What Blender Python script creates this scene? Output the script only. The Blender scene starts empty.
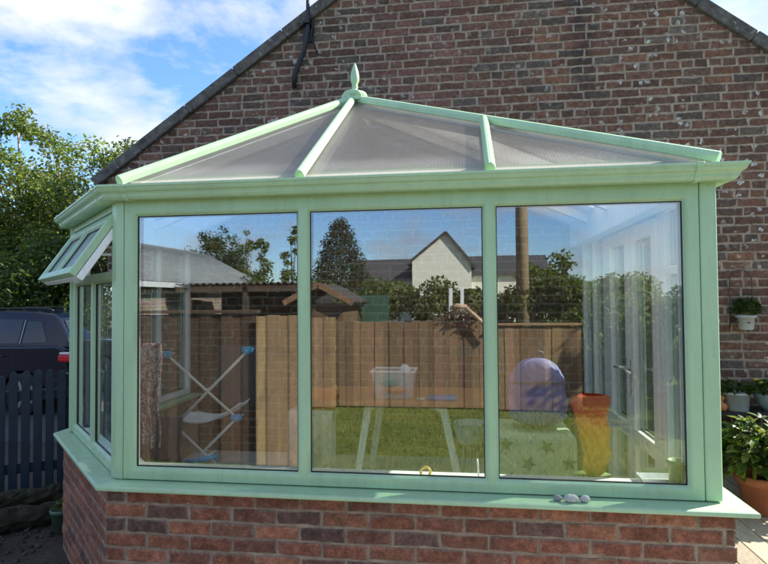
import bpy, bmesh, math, random
import numpy as np
from mathutils import Vector, Matrix
R = math.radians
S2 = math.sqrt(0.5)
scene = bpy.context.scene
COL = scene.collection

# ---------------------------------------------------------------- helpers
BASE = {}

class MB:
    """collects shapes, builds ONE mesh object"""
    def __init__(self):
        self.v = []; self.f = []; self.mi = []; self.col = []; self.sm = []
    def add(self, vs, fs, mi=0, col=(1, 1, 1), smooth=False, T=None):
        o = len(self.v)
        if T: vs = [T(*p) for p in vs]
        self.v += [tuple(p) for p in vs]
        self.col += [col] * len(vs)
        for f in fs:
            self.f.append([i + o for i in f]); self.mi.append(mi); self.sm.append(smooth)
        return self
    def box(self, x0, x1, y0, y1, z0, z1, T=None, **k):
        vs = [(x, y, z) for z in (z0, z1) for y in (y0, y1) for x in (x0, x1)]
        fs = [(0, 2, 3, 1), (4, 5, 7, 6), (0, 1, 5, 4), (2, 6, 7, 3), (0, 4, 6, 2), (1, 3, 7, 5)]
        return self.add(vs, fs, T=T, **k)
    def prism(self, poly, w0, w1, T=None, **k):
        n = len(poly)
        vs = [(p[0], p[1], w0) for p in poly] + [(p[0], p[1], w1) for p in poly]
        fs = [tuple(range(n))[::-1], tuple(range(n, 2 * n))]
        fs += [(i, (i + 1) % n, n + (i + 1) % n, n + i) for i in range(n)]
        return self.add(vs, fs, T=T, **k)
    def beam(self, p, q, up, prof, **k):
        p, q = Vector(p), Vector(q); d = (q - p).normalized()
        s = d.cross(Vector(up)).normalized(); u = s.cross(d).normalized()
        n = len(prof)
        vs = [p + s * a + u * b for a, b in prof] + [q + s * a + u * b for a, b in prof]
        fs = [tuple(range(n))[::-1], tuple(range(n, 2 * n))]
        fs += [(i, (i + 1) % n, n + (i + 1) % n, n + i) for i in range(n)]
        return self.add(vs, fs, **k)
    def tube(self, pts, r, n=8, **k):
        pts = [Vector(p) for p in pts]; m = len(pts)
        rs = r if isinstance(r, (list, tuple)) else [r] * m
        k.setdefault('smooth', True)
        vs = []; ref = None
        for i, p in enumerate(pts):
            d = (pts[min(i + 1, m - 1)] - pts[max(i - 1, 0)]).normalized()
            if ref is None:
                ref = Vector((0, 0, 1)) if abs(d.z) < .9 else Vector((1, 0, 0))
            a = d.cross(ref).normalized(); b = a.cross(d).normalized(); ref = b
            for j in range(n):
                t = 2 * math.pi * j / n
                vs.append(p + (a * math.cos(t) + b * math.sin(t)) * rs[i])
        fs = [(i * n + j, i * n + (j + 1) % n, (i + 1) * n + (j + 1) % n, (i + 1) * n + j) for i in range(m - 1) for j in range(n)]
        fs += [tuple(range(n))[::-1], tuple(range((m - 1) * n, m * n))]
        return self.add(vs, fs, **k)
    def lathe(self, prof, c=(0, 0, 0), n=20, T=None, **k):
        k.setdefault('smooth', True)
        m = len(prof); vs = []
        for r, z in prof:
            for j in range(n):
                t = 2 * math.pi * j / n
                vs.append((c[0] + r * math.cos(t), c[1] + r * math.sin(t), c[2] + z))
        fs = [(i * n + j, i * n + (j + 1) % n, (i + 1) * n + (j + 1) % n, (i + 1) * n + j) for i in range(m - 1) for j in range(n)]
        fs += [tuple(range(n))[::-1], tuple(range((m - 1) * n, m * n))]
        return self.add(vs, fs, T=T, **k)
    def ell(self, c, r, n=14, m=9, jit=0, rng=None, **k):
        k.setdefault('smooth', True)
        vs = []
        for i in range(m + 1):
            a = math.pi * i / m
            for j in range(n):
                t = 2 * math.pi * j / n
                q = 1 + (rng.uniform(-jit, jit) if rng else 0)
                vs.append((c[0] + r[0] * math.sin(a) * math.cos(t) * q, c[1] + r[1] * math.sin(a) * math.sin(t) * q, c[2] - r[2] * math.cos(a) * q))
        fs = [(i * n + j, i * n + (j + 1) % n, (i + 1) * n + (j + 1) % n, (i + 1) * n + j) for i in range(m) for j in range(n)]
        return self.add(vs, fs, **k)
    def grid(self, fn, nu, nv, **k):
        k.setdefault('smooth', True)
        vs = [fn(i / nu, j / nv) for i in range(nu + 1) for j in range(nv + 1)]
        w = nv + 1
        fs = [(i * w + j, (i + 1) * w + j, (i + 1) * w + j + 1, i * w + j + 1) for i in range(nu) for j in range(nv)]
        return self.add(vs, fs, **k)
    def slab(self, us, vs_, filled, w0, w1, T=None, **k):
        """watertight slab on a grid of cells (window frames, doors)"""
        idx = {}; V = []; F = []
        def vid(i, j, w):
            if (i, j, w) not in idx:
                idx[(i, j, w)] = len(V); V.append((us[i], vs_[j], w1 if w else w0))
            return idx[(i, j, w)]
        nu, nv = len(us) - 1, len(vs_) - 1
        on = lambda i, j: 0 <= i < nu and 0 <= j < nv and filled((us[i] + us[i + 1]) / 2, (vs_[j] + vs_[j + 1]) / 2)
        for i in range(nu):
            for j in range(nv):
                if not on(i, j): continue
                F.append((vid(i, j, 1), vid(i + 1, j, 1), vid(i + 1, j + 1, 1), vid(i, j + 1, 1)))
                F.append((vid(i, j, 0), vid(i, j + 1, 0), vid(i + 1, j + 1, 0), vid(i + 1, j, 0)))
                for di, dj, a, b in ((-1, 0, (i, j), (i, j + 1)), (1, 0, (i + 1, j), (i + 1, j + 1)), (0, -1, (i, j), (i + 1, j)), (0, 1, (i, j + 1), (i + 1, j + 1))):
                    if not on(i + di, j + dj):
                        F.append((vid(*a, 0), vid(*b, 0), vid(*b, 1), vid(*a, 1)))
        return self.add(V, F, T=T, **k)
    def ring(self, T, rect, prof, **k):
        """mitred strip round a rectangle; prof = [(inset, w)...]"""
        u0, u1, v0, v1 = rect
        vs = []
        for a, w in prof:
            vs += [(u0 + a, v0 + a, w), (u1 - a, v0 + a, w), (u1 - a, v1 - a, w), (u0 + a, v1 - a, w)]
        fs = [(i * 4 + j, i * 4 + (j + 1) % 4, (i + 1) * 4 + (j + 1) % 4, (i + 1) * 4 + j) for i in range(len(prof) - 1) for j in range(4)]
        return self.add(vs, fs, T=T, **k)
    def sweep(self, path, prof, ends=True, **k):
        """profile (outward, z) along a flat mitred polyline; outward = right of travel"""
        pts = [Vector((p[0], p[1])) for p in path]; n = len(prof); vs = []
        for i, p in enumerate(pts):
            ds = []
            if i > 0: ds.append((pts[i] - pts[i - 1]).normalized())
            if i < len(pts) - 1: ds.append((pts[i + 1] - pts[i]).normalized())
            ns = [Vector((d.y, -d.x)) for d in ds]
            m = sum(ns, Vector((0, 0))).normalized(); m = m / m.dot(ns[0])
            vs += [(p.x + m.x * a, p.y + m.y * a, z) for a, z in prof]
        fs = [(i * n + j, i * n + (j + 1) % n, (i + 1) * n + (j + 1) % n, (i + 1) * n + j) for i in range(len(pts) - 1) for j in range(n)]
        if ends: fs += [tuple(range(n))[::-1], tuple(range((len(pts) - 1) * n, len(pts) * n))]
        return self.add(vs, fs, **k)
    def build(self, name, mats, parent=None, loc=None, bev=0, seg=2, normals=True, sub=0, label=None, solid=0):
        me = bpy.data.meshes.new(name)
        off = BASE[parent] if parent else Vector(loc or (0, 0, 0))
        me.from_pydata([(x - off.x, y - off.y, z - off.z) for x, y, z in self.v], [], self.f)
        if not isinstance(mats, (list, tuple)): mats = [mats]
        for m in mats: me.materials.append(m)
        me.polygons.foreach_set('material_index', self.mi)
        me.polygons.foreach_set('use_smooth', self.sm)
        ca = me.color_attributes.new('Col', 'FLOAT_COLOR', 'POINT')
        a = np.ones((len(self.v), 4), np.float32); a[:, :3] = np.array(self.col, np.float32).reshape(-1, 3)
        ca.data.foreach_set('color', a.ravel())
        if normals:
            b = bmesh.new(); b.from_mesh(me); bmesh.ops.recalc_face_normals(b, faces=b.faces); b.to_mesh(me); b.free()
        me.update()
        o = bpy.data.objects.new(name, me); COL.objects.link(o)
        if parent:
            o.parent = parent; BASE[o] = off
        else:
            o.location = off; BASE[o] = off
        if solid:
            m = o.modifiers.new('solid', 'SOLIDIFY'); m.thickness = solid; m.offset = 0
        if sub:
            m = o.modifiers.new('sub', 'SUBSURF'); m.levels = sub; m.render_levels = sub
        if bev:
            m = o.modifiers.new('bev', 'BEVEL'); m.width = bev; m.segments = seg; m.limit_method = 'ANGLE'; m.angle_limit = R(40)
        if label: o['label'] = label
        return o

def tag(o, label, cat, group=None, kind=None):
    o['label'] = label; o['category'] = cat
    if group: o['group'] = group
    if kind: o['kind'] = kind
    return o
def struct(o):
    o['kind'] = 'structure'; return o
def thing(name, label, cat, loc=(0, 0, 0), group=None):
    o = bpy.data.objects.new(name, None); COL.objects.link(o); o.location = loc
    o.empty_display_size = .1
    BASE[o] = Vector(loc)
    return tag(o, label, cat, group)

# ---------------------------------------------------------------- materials
def mat(name, base=(.5, .5, .5), rough=.6, spec=.5, metal=0):
    m = bpy.data.materials.new(name); m.use_nodes = True
    nt = m.node_tree; b = nt.nodes['Principled BSDF']
    b.inputs['Base Color'].default_value = (*base, 1); b.inputs['Roughness'].default_value = rough
    b.inputs['Specular IOR Level'].default_value = spec; b.inputs['Metallic'].default_value = metal
    return m, nt, b
def N(nt, t, **k):
    n = nt.nodes.new(t)
    for a, v in k.items():
        if a in n.inputs: n.inputs[a].default_value = v
        else: setattr(n, a, v)
    return n
def L(nt, a, b): nt.links.new(a, b)
def noise(nt, scale, detail=4, rough=.55, vec=None, stretch=None, coord='Object'):
    tc = N(nt, 'ShaderNodeTexCoord'); out = tc.outputs[coord]
    if stretch:
        mp = N(nt, 'ShaderNodeMapping'); mp.inputs['Scale'].default_value = stretch; L(nt, out, mp.inputs[0]); out = mp.outputs[0]
    n = N(nt, 'ShaderNodeTexNoise'); n.inputs['Scale'].default_value = scale; n.inputs['Detail'].default_value = detail; n.inputs['Roughness'].default_value = rough
    L(nt, out, n.inputs['Vector']); return n.outputs['Fac']
def ramp(nt, fac, stops):
    r = N(nt, 'ShaderNodeValToRGB'); e = r.color_ramp.elements
    while len(e) < len(stops): e.new(.5)
    for i, (p, c) in enumerate(stops):
        e[i].position = p; e[i].color = (*c, 1) if len(c) == 3 else c
    L(nt, fac, r.inputs[0]); return r.outputs[0]
def mix(nt, fac, a, b, mode='MIX'):
    m = N(nt, 'ShaderNodeMix', data_type='RGBA', blend_type=mode)
    for s, x in ((0, fac), (6, a), (7, b)):
        if hasattr(x, 'node'): L(nt, x, m.inputs[s])
        elif isinstance(x, (int, float)): m.inputs[s].default_value = x
        else: m.inputs[s].default_value = (*x, 1)
    return m.outputs[2]
def bump(nt, b, h, strength=.3, dist=.01):
    n = N(nt, 'ShaderNodeBump'); n.inputs['Strength'].default_value = strength; n.inputs['Distance'].default_value = dist
    L(nt, h, n.inputs['Height']); L(nt, n.outputs[0], b.inputs['Normal'])
def g(x): return (x, x, x)

def simple(name, c, rough=.5, var=.15, scale=8, bmp=0, spec=.5, metal=0, attr=False, stretch=None):
    """base colour broken up by soft noise (dirt, fading)"""
    m, nt, b = mat(name, c, rough, spec, metal)
    f = noise(nt, scale, 5, .6, stretch=stretch)
    v = ramp(nt, f, [(.25, g(1 - var)), (.75, g(1 + var * .6))])
    src = c
    if attr:
        src = N(nt, 'ShaderNodeAttribute', attribute_name='Col').outputs['Color']
    L(nt, mix(nt, 1.0, src, v, 'MULTIPLY'), b.inputs['Base Color'])
    rr = ramp(nt, noise(nt, scale * 2.3, 4), [(.3, g(max(0, rough - .08))), (.7, g(min(1, rough + .12)))])
    L(nt, rr, b.inputs['Roughness'])
    if bmp: bump(nt, b, noise(nt, scale * 6, 4), bmp, .004)
    return m

def paint_mat(name, c, rough):
    m, nt, b = mat(name, c, rough)
    d = noise(nt, 5, 5, .65, stretch=(1, 1, .35)); s = noise(nt, 60, 3)
    col = mix(nt, ramp(nt, d, [(.45, g(0)), (.8, g(.55))]), c, tuple(x * .62 + .02 for x in c))
    sk = noise(nt, 22, 5, .7, stretch=(1, 1, .07)); ch = noise(nt, 1.6, 4, .6)
    col = mix(nt, ramp(nt, sk, [(.52, g(0)), (.72, g(.38))]), col, tuple(x * .55 + .03 for x in c))
    col = mix(nt, ramp(nt, ch, [(.45, g(0)), (.75, g(.30))]), col, tuple(x * .75 + .14 for x in c))
    col = mix(nt, ramp(nt, s, [(.64, g(0)), (.72, g(.45))]), col, (.30, .31, .2))
    L(nt, col, b.inputs['Base Color'])
    L(nt, ramp(nt, d, [(.3, g(rough - .06)), (.75, g(rough + .2))]), b.inputs['Roughness'])
    bump(nt, b, noise(nt, 3, 2), .12, .01)
    return m

GREEN = paint_mat('green_frame_paint', (.40, .59, .36), .32)
WHITE = paint_mat('white_frame_plastic', (.88, .89, .89), .3)
BLACK = simple('black_rubber', (.012, .012, .013), .5)

def brick_mat(name, mortar, lich, scale_dirt=1.0, lich_amt=.62, zones=False):
    m, nt, b = mat(name, rough=.88, spec=.25)
    at = N(nt, 'ShaderNodeAttribute', attribute_name='Col').outputs['Color']
    f1 = noise(nt, 28, 5, .7); f2 = noise(nt, 120, 3, .6); f3 = noise(nt, 1.1 * scale_dirt, 5, .6)
    c = mix(nt, 1, at, ramp(nt, f1, [(.25, g(.45)), (.5, g(.95)), (.75, g(1.7))]), 'MULTIPLY')
    c = mix(nt, 1, c, ramp(nt, f2, [(.3, g(.75)), (.7, g(1.3))]), 'MULTIPLY')
    c = mix(nt, ramp(nt, f3, [(.42, g(0)), (.75, g(.55))]), c, (.045, .036, .032))
    # pale lichen spots and lime bloom
    vo = N(nt, 'ShaderNodeTexVoronoi'); vo.inputs['Scale'].default_value = 11; vo.inputs['Randomness'].default_value = 1
    tc = N(nt, 'ShaderNodeTexCoord'); wob = N(nt, 'ShaderNodeTexNoise'); wob.inputs['Scale'].default_value = 30
    L(nt, tc.outputs['Object'], wob.inputs['Vector'])
    L(nt, mix(nt, .06, tc.outputs['Object'], wob.outputs['Color'], 'ADD'), vo.inputs['Vector'])
    d = ramp(nt, vo.outputs['Distance'], [(.16, g(1)), (.27, g(0))])
    mk = ramp(nt, noise(nt, .9, 3, .6), [(lich_amt - .08, g(0)), (lich_amt + .06, g(1))])
    if zones:
        sp_ = N(nt, 'ShaderNodeSeparateXYZ'); L(nt, tc.outputs['Object'], sp_.inputs[0])
        fx = N(nt, 'ShaderNodeMapRange'); fx.inputs[1].default_value = -4; fx.inputs[2].default_value = 4; L(nt, sp_.outputs[0], fx.inputs[0])
        mk = mix(nt, 1, mk, ramp(nt, fx.outputs[0], [(.12, g(2)), (.28, g(1)), (.5, g(.3)), (.60, g(1)), (.72, g(2))]), 'MULTIPLY')
        bnd = ramp(nt, fx.outputs[0], [(.585, g(0)), (.600, g(1)), (.612, g(1)), (.626, g(0))])
        fz_ = N(nt, 'ShaderNodeMapRange'); fz_.inputs[1].default_value = 2.6; fz_.inputs[2].default_value = 4.2; L(nt, sp_.outputs[2], fz_.inputs[0])
        st = mix(nt, 1, mix(nt, 1, bnd, fz_.outputs[0], 'MULTIPLY'), ramp(nt, noise(nt, 6, 4), [(.3, g(.2)), (.6, g(.8))]), 'MULTIPLY')
        c = mix(nt, st, c, (.035, .032, .034))
    msk = mix(nt, 1, mix(nt, 1, d, mk, 'MULTIPLY'), ramp(nt, f2, [(.42, g(.05)), (.55, g(1))]), 'MULTIPLY')
    c = mix(nt, msk, c, lich)
    bl = ramp(nt, noise(nt, 11, 6, .75), [(.55, g(0)), (.75, g(.55))])
    c = mix(nt, bl, c, mortar)
    L(nt, c, b.inputs['Base Color'])
    bump(nt, b, mix(nt, .5, f1, f2), .85, .008)
    return m
BRICK_OLD = brick_mat('old_dark_brick', (.30, .26, .22), (.60, .60, .55), lich_amt=.49, zones=True)
BRICK_NEW = brick_mat('red_brick', (.30, .24, .20), (.4, .38, .34), lich_amt=.8)
BRICK_IN = brick_mat('dimmed_indoor_brick', (.16, .13, .11), (.3, .3, .27), lich_amt=.95)  # darkened copy of the old brick for the dimmer indoor wall
def mortar_mat(name, c):
    m, nt, b = mat(name, c, .95, .2)
    f = noise(nt, 16, 5, .7)
    L(nt, mix(nt, 1, c, ramp(nt, f, [(.3, g(.6)), (.7, g(1.25))]), 'MULTIPLY'), b.inputs['Base Color'])
    bump(nt, b, noise(nt, 90, 4), .6, .006); return m
MORTAR_OLD = mortar_mat('grey_lime_mortar', (.38, .30, .22))
MORTAR_IN = mortar_mat('dimmed_indoor_mortar', (.20, .165, .135))
MORTAR_NEW = mortar_mat('buff_mortar', (.32, .25, .18))

def glass_mat(name, refl, tint=(.93, .97, .95), wav=.012, gz=.9):
    m = bpy.data.materials.new(name); m.use_nodes = True; nt = m.node_tree; nt.nodes.clear()
    out = N(nt, 'ShaderNodeOutputMaterial'); mx = N(nt, 'ShaderNodeMixShader')
    tr = N(nt, 'ShaderNodeBsdfTransparent'); tr.inputs[0].default_value = (*tint, 1)
    gl = N(nt, 'ShaderNodeBsdfGlossy'); gl.inputs['Roughness'].default_value = 0; gl.inputs[0].default_value = (.96, .98, 1, 1)
    lw = N(nt, 'ShaderNodeLayerWeight'); lw.inputs[0].default_value = .5
    L(nt, ramp(nt, lw.outputs['Facing'], [(0, g(refl)), (.45, g(refl * 1.15)), (1, g(gz))]), mx.inputs[0])
    nb = N(nt, 'ShaderNodeBump'); nb.inputs['Strength'].default_value = wav; nb.inputs['Distance'].default_value = .02
    L(nt, noise(nt, 2.2, 1), nb.inputs['Height']); L(nt, nb.outputs[0], gl.inputs['Normal'])
    L(nt, tr.outputs[0], mx.inputs[1]); L(nt, gl.outputs[0], mx.inputs[2]); L(nt, mx.outputs[0], out.inputs[0])
    return m
GLASS = glass_mat('window_glass', .168)
GLASS_CANT = glass_mat('canted_glass', .13, wav=.006)
GLASS_VENT, _nt, _b = mat('pale_vent_glass', (.50, .62, .66), .12, .8); _b.inputs['Alpha'].default_value = .62  # even pale blue, partly see-through
GLASS_SIDE = glass_mat('side_window_glass', .08, wav=.004)

def poly_mat():
    m, nt, b = mat('multiwall_polycarbonate', (.30, .29, .285), .22)
    out = nt.nodes['Material Output']
    w = N(nt, 'ShaderNodeTexWave', wave_type='BANDS', bands_direction='X'); w.inputs['Scale'].default_value = 21; w.inputs['Distortion'].default_value = 0
    tc = N(nt, 'ShaderNodeTexCoord'); L(nt, tc.outputs['Object'], w.inputs['Vector'])
    d = noise(nt, 6, 5, .65); sp = noise(nt, 38, 3)
    c = mix(nt, ramp(nt, w.outputs['Fac'], [(.3, g(0)), (.7, g(1))]), (.12, .104, .088), (.22, .196, .172))
    c = mix(nt, ramp(nt, d, [(.4, g(0)), (.8, g(.5))]), c, (.17, .165, .15))
    c = mix(nt, ramp(nt, sp, [(.7, g(0)), (.76, g(.6))]), c, (.5, .5, .46))
    L(nt, c, b.inputs['Base Color']); bump(nt, b, w.outputs['Fac'], .25, .003)
    L(nt, ramp(nt, d, [(.3, g(.12)), (.8, g(.4))]), b.inputs['Roughness'])
    tr = N(nt, 'ShaderNodeBsdfTransparent'); tr.inputs[0].default_value = (.9, .92, .95, 1)
    tl = N(nt, 'ShaderNodeBsdfTranslucent'); tl.inputs[0].default_value = (.95, .91, .85, 1)
    m1 = N(nt, 'ShaderNodeMixShader'); m1.inputs[0].default_value = .5; L(nt, tr.outputs[0], m1.inputs[1]); L(nt, tl.outputs[0], m1.inputs[2])
    m2 = N(nt, 'ShaderNodeMixShader'); m2.inputs[0].default_value = .25; L(nt, m1.outputs[0], m2.inputs[1]); L(nt, b.outputs[0], m2.inputs[2])
    L(nt, m2.outputs[0], out.inputs[0]); return m
POLY = poly_mat()

def leaf_mat(name, rough=.5, tl=.45):
    m, nt, b = mat(name, rough=rough, spec=.35)
    out = nt.nodes['Material Output']
    at = N(nt, 'ShaderNodeAttribute', attribute_name='Col').outputs['Color']
    L(nt, at, b.inputs['Base Color'])
    t = N(nt, 'ShaderNodeBsdfTranslucent'); L(nt, mix(nt, 1, at, (1.5, 1.6, .7), 'MULTIPLY'), t.inputs[0])
    mx = N(nt, 'ShaderNodeMixShader'); mx.inputs[0].default_value = tl
    L(nt, b.outputs[0], mx.inputs[1]); L(nt, t.outputs[0], mx.inputs[2]); L(nt, mx.outputs[0], out.inputs[0]); return m
LEAF = leaf_mat('leaves')
NEEDLE = leaf_mat('needles', .7, .15)
BARK = simple('bark', (.10, .08, .06), .9, .5, 14, .8)
BARK_PALE = simple('pale_bark', (.30, .26, .21), .85, .5, 10, .6)
def wood_mat(name, rough=.75, spec=.3):
    m, nt, b = mat(name, rough=rough, spec=spec)
    at = N(nt, 'ShaderNodeAttribute', attribute_name='Col').outputs['Color']
    gr = noise(nt, 9, 5, .7, stretch=(9, 9, .6)); kn = noise(nt, 3, 4, .6)
    c = mix(nt, 1, at, ramp(nt, gr, [(.25, g(.55)), (.6, g(1.05)), (.8, g(1.3))]), 'MULTIPLY')
    c = mix(nt, ramp(nt, kn, [(.5, g(0)), (.8, g(.6))]), c, (.10, .085, .065))
    L(nt, c, b.inputs['Base Color']); bump(nt, b, gr, .5, .004); return m
WOOD = wood_mat('weathered_timber')

# ---------------------------------------------------------------- camera
cam = bpy.data.cameras.new('camera'); co = bpy.data.objects.new('camera', cam); COL.objects.link(co)
d = Vector((-0.13717084, 0.99016499, 0.02752185)); r = Vector((0.99048416, 0.1374231, -0.00748489)); u = r.cross(d)
M = Matrix((r, u, -d)).transposed().to_4x4(); M.translation = Vector((1.75906, -2.73784, 1.56072)); co.matrix_world = M
cam.sensor_fit = 'HORIZONTAL'; cam.sensor_width = 36; cam.lens = 575.6 / 768 * 36; cam.clip_end = 3000; cam.clip_start = .05
scene.camera = co

# ---------------------------------------------------------------- light
SUN_EL, SUN_AZ = 36, 28          # azimuth: degrees behind the front wall's plane, coming from the right
sd = Vector((math.cos(R(SUN_EL)) * math.cos(R(SUN_AZ)), math.cos(R(SUN_EL)) * math.sin(R(SUN_AZ)), math.sin(R(SUN_EL))))
sl = bpy.data.lights.new('sun', 'SUN'); sl.energy = 4.0; sl.angle = R(.53); sl.color = (1, .93, .82)
so = bpy.data.objects.new('sun', sl); COL.objects.link(so); so.rotation_euler = sd.to_track_quat('Z', 'Y').to_euler(); so.location = (8, 3, 9)
w = bpy.data.worlds.new('World'); scene.world = w; w.use_nodes = True
nt = w.node_tree; bg = nt.nodes['Background']
sky = N(nt, 'ShaderNodeTexSky', sky_type='NISHITA'); sky.sun_disc = False
sky.sun_elevation = R(SUN_EL); sky.sun_rotation = R(90 - SUN_AZ); sky.air_density = 1.0; sky.dust_density = .25; sky.ozone_density = 2.5
tc = N(nt, 'ShaderNodeTexCoord'); sx = N(nt, 'ShaderNodeSeparateXYZ'); L(nt, tc.outputs['Generated'], sx.inputs[0])
def M_(op, a, b=0.0):
    n = N(nt, 'ShaderNodeMath', operation=op)
    for i, x in enumerate((a, b)):
        if hasattr(x, 'node'): L(nt, x, n.inputs[i])
        else: n.inputs[i].default_value = x
    return n.outputs[0]
cv = N(nt, 'ShaderNodeCombineXYZ'); L(nt, sx.outputs[0], cv.inputs[0]); L(nt, sx.outputs[1], cv.inputs[1]); L(nt, M_('ADD', M_('MULTIPLY', sx.outputs[2], 2.1), 4.3), cv.inputs[2])
cn = N(nt, 'ShaderNodeTexNoise'); cn.inputs['Scale'].default_value = 3.6; cn.inputs['Detail'].default_value = 7; cn.inputs['Roughness'].default_value = .58; cn.inputs['Distortion'].default_value = .15
L(nt, cv.outputs[0], cn.inputs['Vector'])
cm = ramp(nt, cn.outputs['Fac'], [(.45, g(0)), (.535, g(.55)), (.63, g(1))])
cn2 = N(nt, 'ShaderNodeTexNoise'); cn2.inputs['Scale'].default_value = 9; cn2.inputs['Detail'].default_value = 4; L(nt, cv.outputs[0], cn2.inputs['Vector'])
cc = ramp(nt, cn2.outputs['Fac'], [(.3, (2.1, 2.4, 3.0)), (.7, (3.3, 3.35, 3.5))])
skc = mix(nt, 1, sky.outputs[0], (.55, .70, .90), 'MULTIPLY')
L(nt, mix(nt, cm, skc, cc), bg.inputs['Color']); bg.inputs['Strength'].default_value = .10
scene.view_settings.view_transform = 'Standard'; scene.view_settings.look = 'None'; scene.view_settings.gamma = 1; scene.view_settings.exposure = 1.82
scene.view_settings.use_curve_mapping = False
scene.cycles.max_bounces = 14; scene.cycles.transparent_max_bounces = 24; scene.cycles.glossy_bounces = 6; scene.cycles.diffuse_bounces = 4
scene.cycles.caustics_reflective = False; scene.cycles.caustics_refractive = False

GZ = -.15   # ground level
# ---------------------------------------------------------------- bricks
def clip_poly(poly, line):
    """keep the side where a*u+b*v<=c"""
    a, b, c = line; out = []
    for i in range(len(poly)):
        p, q = poly[i], poly[(i + 1) % len(poly)]
        fp, fq = a * p[0] + b * p[1] - c, a * q[0] + b * q[1] - c
        if fp <= 0: out.append(p)
        if fp * fq < 0:
            t = fp / (fp - fq); out.append((p[0] + t * (q[0] - p[0]), p[1] + t * (q[1] - p[1])))
    return out
def bricks(mb, T, u0, u1, v0, v1, course, Ln, header_every, pal, seed, joint=.012, proud=.005, lines=(), jit=.002, skip=None, rag=.0016, mcol=(.30, .25, .21)):
    rng = random.Random(seed); v = v0; k = 0
    while v < v1 - .01:
        vt = min(v + course - joint, v1)
        hd = header_every and k % header_every == header_every - 2
        p = Ln / 2 if hd else Ln
        off = (k % 2) * Ln / 2 if not header_every else ((k % 2) * Ln / 2 + rng.uniform(-.02, .02)) * (not hd) + (Ln / 4 if hd else 0)
        x = u0 - off
        while x < u1:
            l = p + rng.uniform(-.008, .008) * (1 if header_every else .3)
            if header_every and not hd and rng.random() < .07: l = p * .55
            a, b_ = max(x, u0), min(x + l - joint, u1); x += l
            if b_ - a < .03 or (skip and skip((a + b_) / 2, v)): continue
            j = lambda: rng.uniform(-jit, jit)
            poly = [(a + j(), v + j()), (b_ + j(), v + j()), (b_ + j(), vt + j()), (a + j(), vt + j())]
            for ln in lines: poly = clip_poly(poly, ln)
            rg = []
            for i in range(len(poly)):
                p0, p1 = poly[i], poly[(i + 1) % len(poly)]; m_ = max(1, int(math.hypot(p1[0] - p0[0], p1[1] - p0[1]) / .028))
                for q_ in range(m_):
                    t = q_ / m_; rg.append((p0[0] + (p1[0] - p0[0]) * t + rng.gauss(0, rag), p0[1] + (p1[1] - p0[1]) * t + rng.gauss(0, rag)))
            poly = rg
            if len(poly) < 3: continue
            cx = sum(q[0] for q in poly) / len(poly); cy = sum(q[1] for q in poly) / len(poly); n = len(poly)
            pr = proud + rng.uniform(-.0025, .0025)
            ins = [(cx + (q[0] - cx) * (1 - .011 / max(.022, abs(q[0] - cx))), cy + (q[1] - cy) * (1 - .009 / max(.018, abs(q[1] - cy)))) for q in poly]
            c = pal(rng, cx, cy)
            vs = [(q[0], q[1], -.004) for q in poly] + [(q[0], q[1], pr - .004) for q in poly] + [(q[0], q[1], pr + rng.uniform(-.0008, .0008)) for q in ins]
            fs = [(i, (i + 1) % n, n + (i + 1) % n, n + i) for i in range(n)] + [(n + i, n + (i + 1) % n, 2 * n + (i + 1) % n, 2 * n + i) for i in range(n)] + [tuple(range(2 * n, 3 * n))]
            o_ = len(mb.col); mb.add(vs, fs, 0, c, T=T)
            for i in range(2 * n):
                kk = rng.uniform(.12, .6); mb.col[o_ + i] = tuple(c[q_] * (1 - kk) + mcol[q_] * kk for q_ in range(3))
        v += course; k += 1
def pal_old(rng, x, y):
    t = rng.random()
    if t < .5: c = (.190, .099, .066)
    elif t < .72: c = (.150, .090, .063)
    elif t < .86: c = (.225, .108, .066)
    else: c = (.145, .112, .085)
    if abs(x - 1.35) < .45 and rng.random() < .5: c = (.22, .105, .08)
    k = rng.uniform(.66, 1.12); return tuple(q * k for q in c)
def pal_new(rng, x, y):
    t = rng.random()
    if t < .55: c = (.29, .115, .070)
    elif t < .76: c = (.235, .105, .070)
    elif t < .94: c = (.34, .145, .085)
    else: c = (.16, .088, .072)
    k = rng.uniform(.70, 1.08); return tuple(q * k for q in c)

# ---------------------------------------------------------------- house
HY = 2.6
house = thing('brick_house', 'old brown brick gable end of the house behind the green conservatory', 'house', (2, HY, GZ))
TW = lambda u_, v_, w_: (u_, HY - w_, v_)
lineL = (-.69, 1, 2.90 + .69 * 1.65)      # v <= 2.90+.69(u+1.65)
lineR = (.77, 1, 4.15 + .77 * 3.77)
ap_u = (lineR[2] - lineL[2]) / (.77 + .69); ap_v = lineL[2] + .69 * ap_u
UL, UR = -1.78, 5.45
vL, vR = lineL[2] + .69 * UL, lineR[2] - .77 * UR
mb = MB()
mb.prism([(UL, GZ), (UR, GZ), (UR, vR), (ap_u, ap_v), (UL, vL)], -.3, 0, T=TW, mi=1)
bricks(mb, TW, UL, UR, GZ, ap_v, .0775, .236, 5, pal_old, 5, rag=.0022, joint=.015, proud=.006, lines=(lineL, lineR), jit=.004)
mb.build('gable_wall', [BRICK_OLD, MORTAR_OLD], house)
mb = MB()     # same gable wall indoors, dimness put into its brick and mortar colours
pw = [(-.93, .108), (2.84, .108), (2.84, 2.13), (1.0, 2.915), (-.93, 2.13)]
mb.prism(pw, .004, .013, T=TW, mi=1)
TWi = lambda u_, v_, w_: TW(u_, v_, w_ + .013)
bricks(mb, TWi, -.93, 2.84, .108, 2.9, .0775, .236, 5, lambda rng, x, y: tuple(q * .62 for q in pal_old(rng, x, y)), 6, rag=.0022, joint=.013, proud=.004, lines=((-.41, 1, 2.50), (.427, 1, 3.33)), jit=.003, mcol=(.12, .10, .085))
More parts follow.
